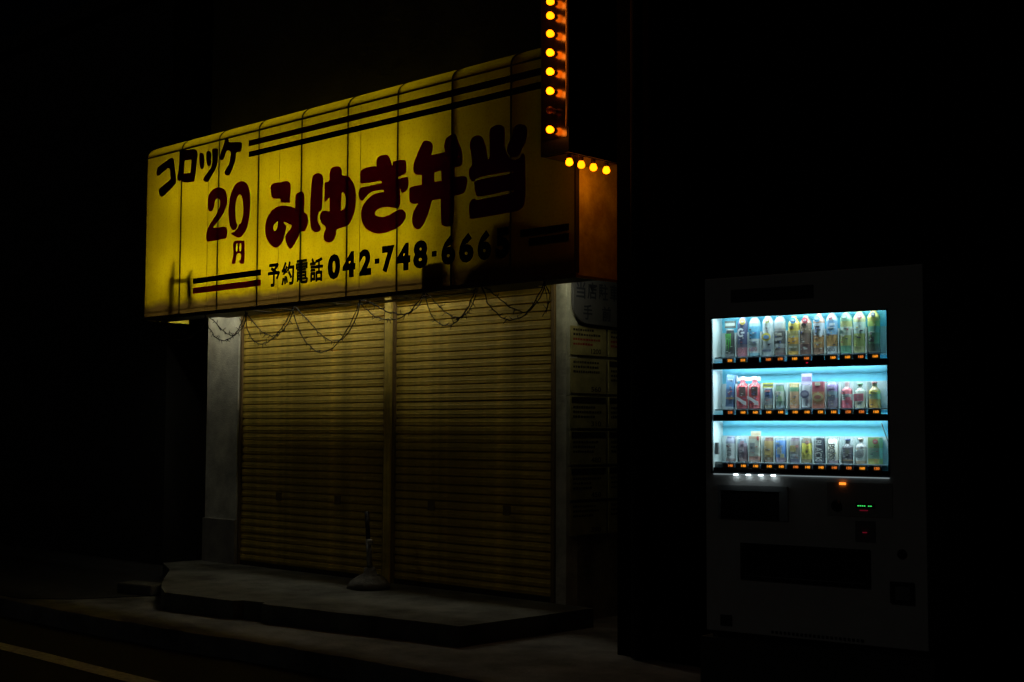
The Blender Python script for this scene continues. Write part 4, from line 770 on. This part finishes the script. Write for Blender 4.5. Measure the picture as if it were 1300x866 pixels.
drink('bottle',1,9,'bright pink-red bottle with white middle label on the middle shelf',.128,[(.30,(.62,.08,.14)),(.54,(.60,.68,.62)),(.76,(.65,.12,.15)),(1,(.62,.40,.42))],marks=((0,.45,.30,.42,(.62,.12,.18)),),w=.056)
drink('bottle',1,10,'pale drink bottle with green cap and pink square label on the middle shelf',.12,[(.25,(.62,.60,.45)),(.9,(.56,.62,.52)),(1,(.4,.6,.4))],cap=(.30,.55,.34),marks=((-.45,.4,.28,.58,(.62,.14,.20)),(-.2,.25,.36,.5,(.7,.4,.4))),w=.054)
drink('bottle',1,11,'orange juice bottle with pink cap at right of the middle shelf',.125,[(.34,(.72,.36,.04)),(.55,(.50,.58,.28)),(.68,(.72,.56,.05)),(1,(.6,.45,.2))],cap=(.75,.28,.25),w=.056)
# bottom shelf
drink('can',2,0,'white can with black Japanese style lettering at left of the bottom shelf',.128,[(.12,(.22,.14,.14)),(.72,(.55,.58,.58)),(.9,(.30,.32,.44)),(1,(.20,.22,.36))],text=('らてな',-.2,.3,.2,.68,(.04,.04,.05),1),w=.054)
drink('can',2,1,'maroon can leaning under a pale blue card on the bottom shelf',.115,[(.2,(.20,.10,.11)),(.65,(.16,.09,.13)),(.8,(.38,.30,.40)),(1,(.28,.40,.5))],marks=((-.2,.25,.40,.62,(.40,.32,.36)),(-.1,.35,.75,.9,(.6,.4,.5))),tilt=-.07,w=.048)
drink('carton',2,2,'tall cream carton with red corner and raised card on the bottom shelf',.13,[(.08,(.30,.20,.17)),(.22,(.55,.25,.20)),(.9,(.58,.60,.50)),(1,(.60,.42,.30))],marks=((-.4,.1,.38,.75,(.28,.32,.32)),(.3,.5,.84,1.0,(.6,.08,.06))),card=(-.5,.5,1.0,1.2,(.58,.58,.45),(.55,.45,.3)),w=.056)
drink('can',2,3,'gold and brown coffee can on the bottom shelf',.125,[(.2,(.16,.09,.05)),(.85,(.34,.22,.05)),(1,(.22,.09,.07))],marks=((-.2,.2,.46,.52,(.04,.02,.01)),(-.25,.35,.28,.42,(.45,.32,.08))),w=.052)
drink('can',2,4,'bright blue can with diagonal pale picture on the bottom shelf',.125,[(.2,(.25,.18,.26)),(.88,(.05,.20,.52)),(1,(.35,.45,.45))],marks=((-.2,.2,.32,.6,(.32,.36,.38)),(.1,.45,.2,.34,(.5,.48,.25)),(-.35,.0,.72,.8,(.4,.5,.55))),w=.056)
drink('can',2,5,'dark can with gold cup picture on the bottom shelf',.125,[(.15,(.05,.05,.12)),(.3,(.20,.22,.28)),(.85,(.22,.20,.19)),(1,(.2,.15,.2))],marks=((-.35,.2,.44,.68,(.45,.34,.10)),(-.1,.4,.24,.36,(.4,.42,.45)),(.2,.45,.6,.7,(.5,.2,.2))),w=.054)
drink('can',2,6,'yellow can with small pink badge on the bottom shelf',.125,[(.15,(.22,.17,.06)),(.32,(.50,.42,.06)),(.78,(.68,.60,.05)),(1,(.28,.24,.18))],disc=(.2,.80,.010,(.72,.28,.25)),w=.054)
drink('can',2,7,'black can with white BLACK lettering running down it on the bottom shelf',.128,[(.95,(.02,.028,.06)),(1,(.2,.24,.25))],text=('BLACK',-.36,.30,.06,.88,(.62,.65,.64),1),w=.056)
drink('can',2,8,'cream can with dark BOSS lettering running down it on the bottom shelf',.128,[(.12,(.22,.15,.20)),(.92,(.56,.55,.46)),(1,(.35,.42,.38))],text=('BOSS',-.30,.30,.10,.74,(.05,.05,.06),1),w=.056)
drink('bottle',2,9,'small dark brown bottle with navy cap on the bottom shelf',.118,[(.12,(.03,.02,.02)),(.16,(.50,.28,.12)),(.62,(.045,.035,.06)),(1,(.10,.10,.12))],cap=(.02,.06,.22),marks=((-.2,.25,.42,.58,(.14,.14,.10)),),w=.054)
drink('bottle',2,10,'white bottle with round grey emblem and beige cap on the bottom shelf',.122,[(.12,(.45,.32,.20)),(.16,(.55,.55,.5)),(.60,(.62,.68,.66)),(1,(.42,.40,.40))],patch=lambda o,w,h,f: oval(o,w,h,f,.38,(.42,.46,.46),(.25,.28,.28)),cap=(.60,.52,.42),w=.054)
drink('carton',2,11,'pale green carton with pink badge at right of the bottom shelf',.128,[(.20,(.48,.48,.12)),(.60,(.30,.52,.38)),(1,(.28,.46,.16))],disc=(.18,.84,.0125,(.72,.14,.16)),marks=((0,.35,.05,.2,(.5,.34,.08)),),w=.056)
bpy.context.view_layer.update()
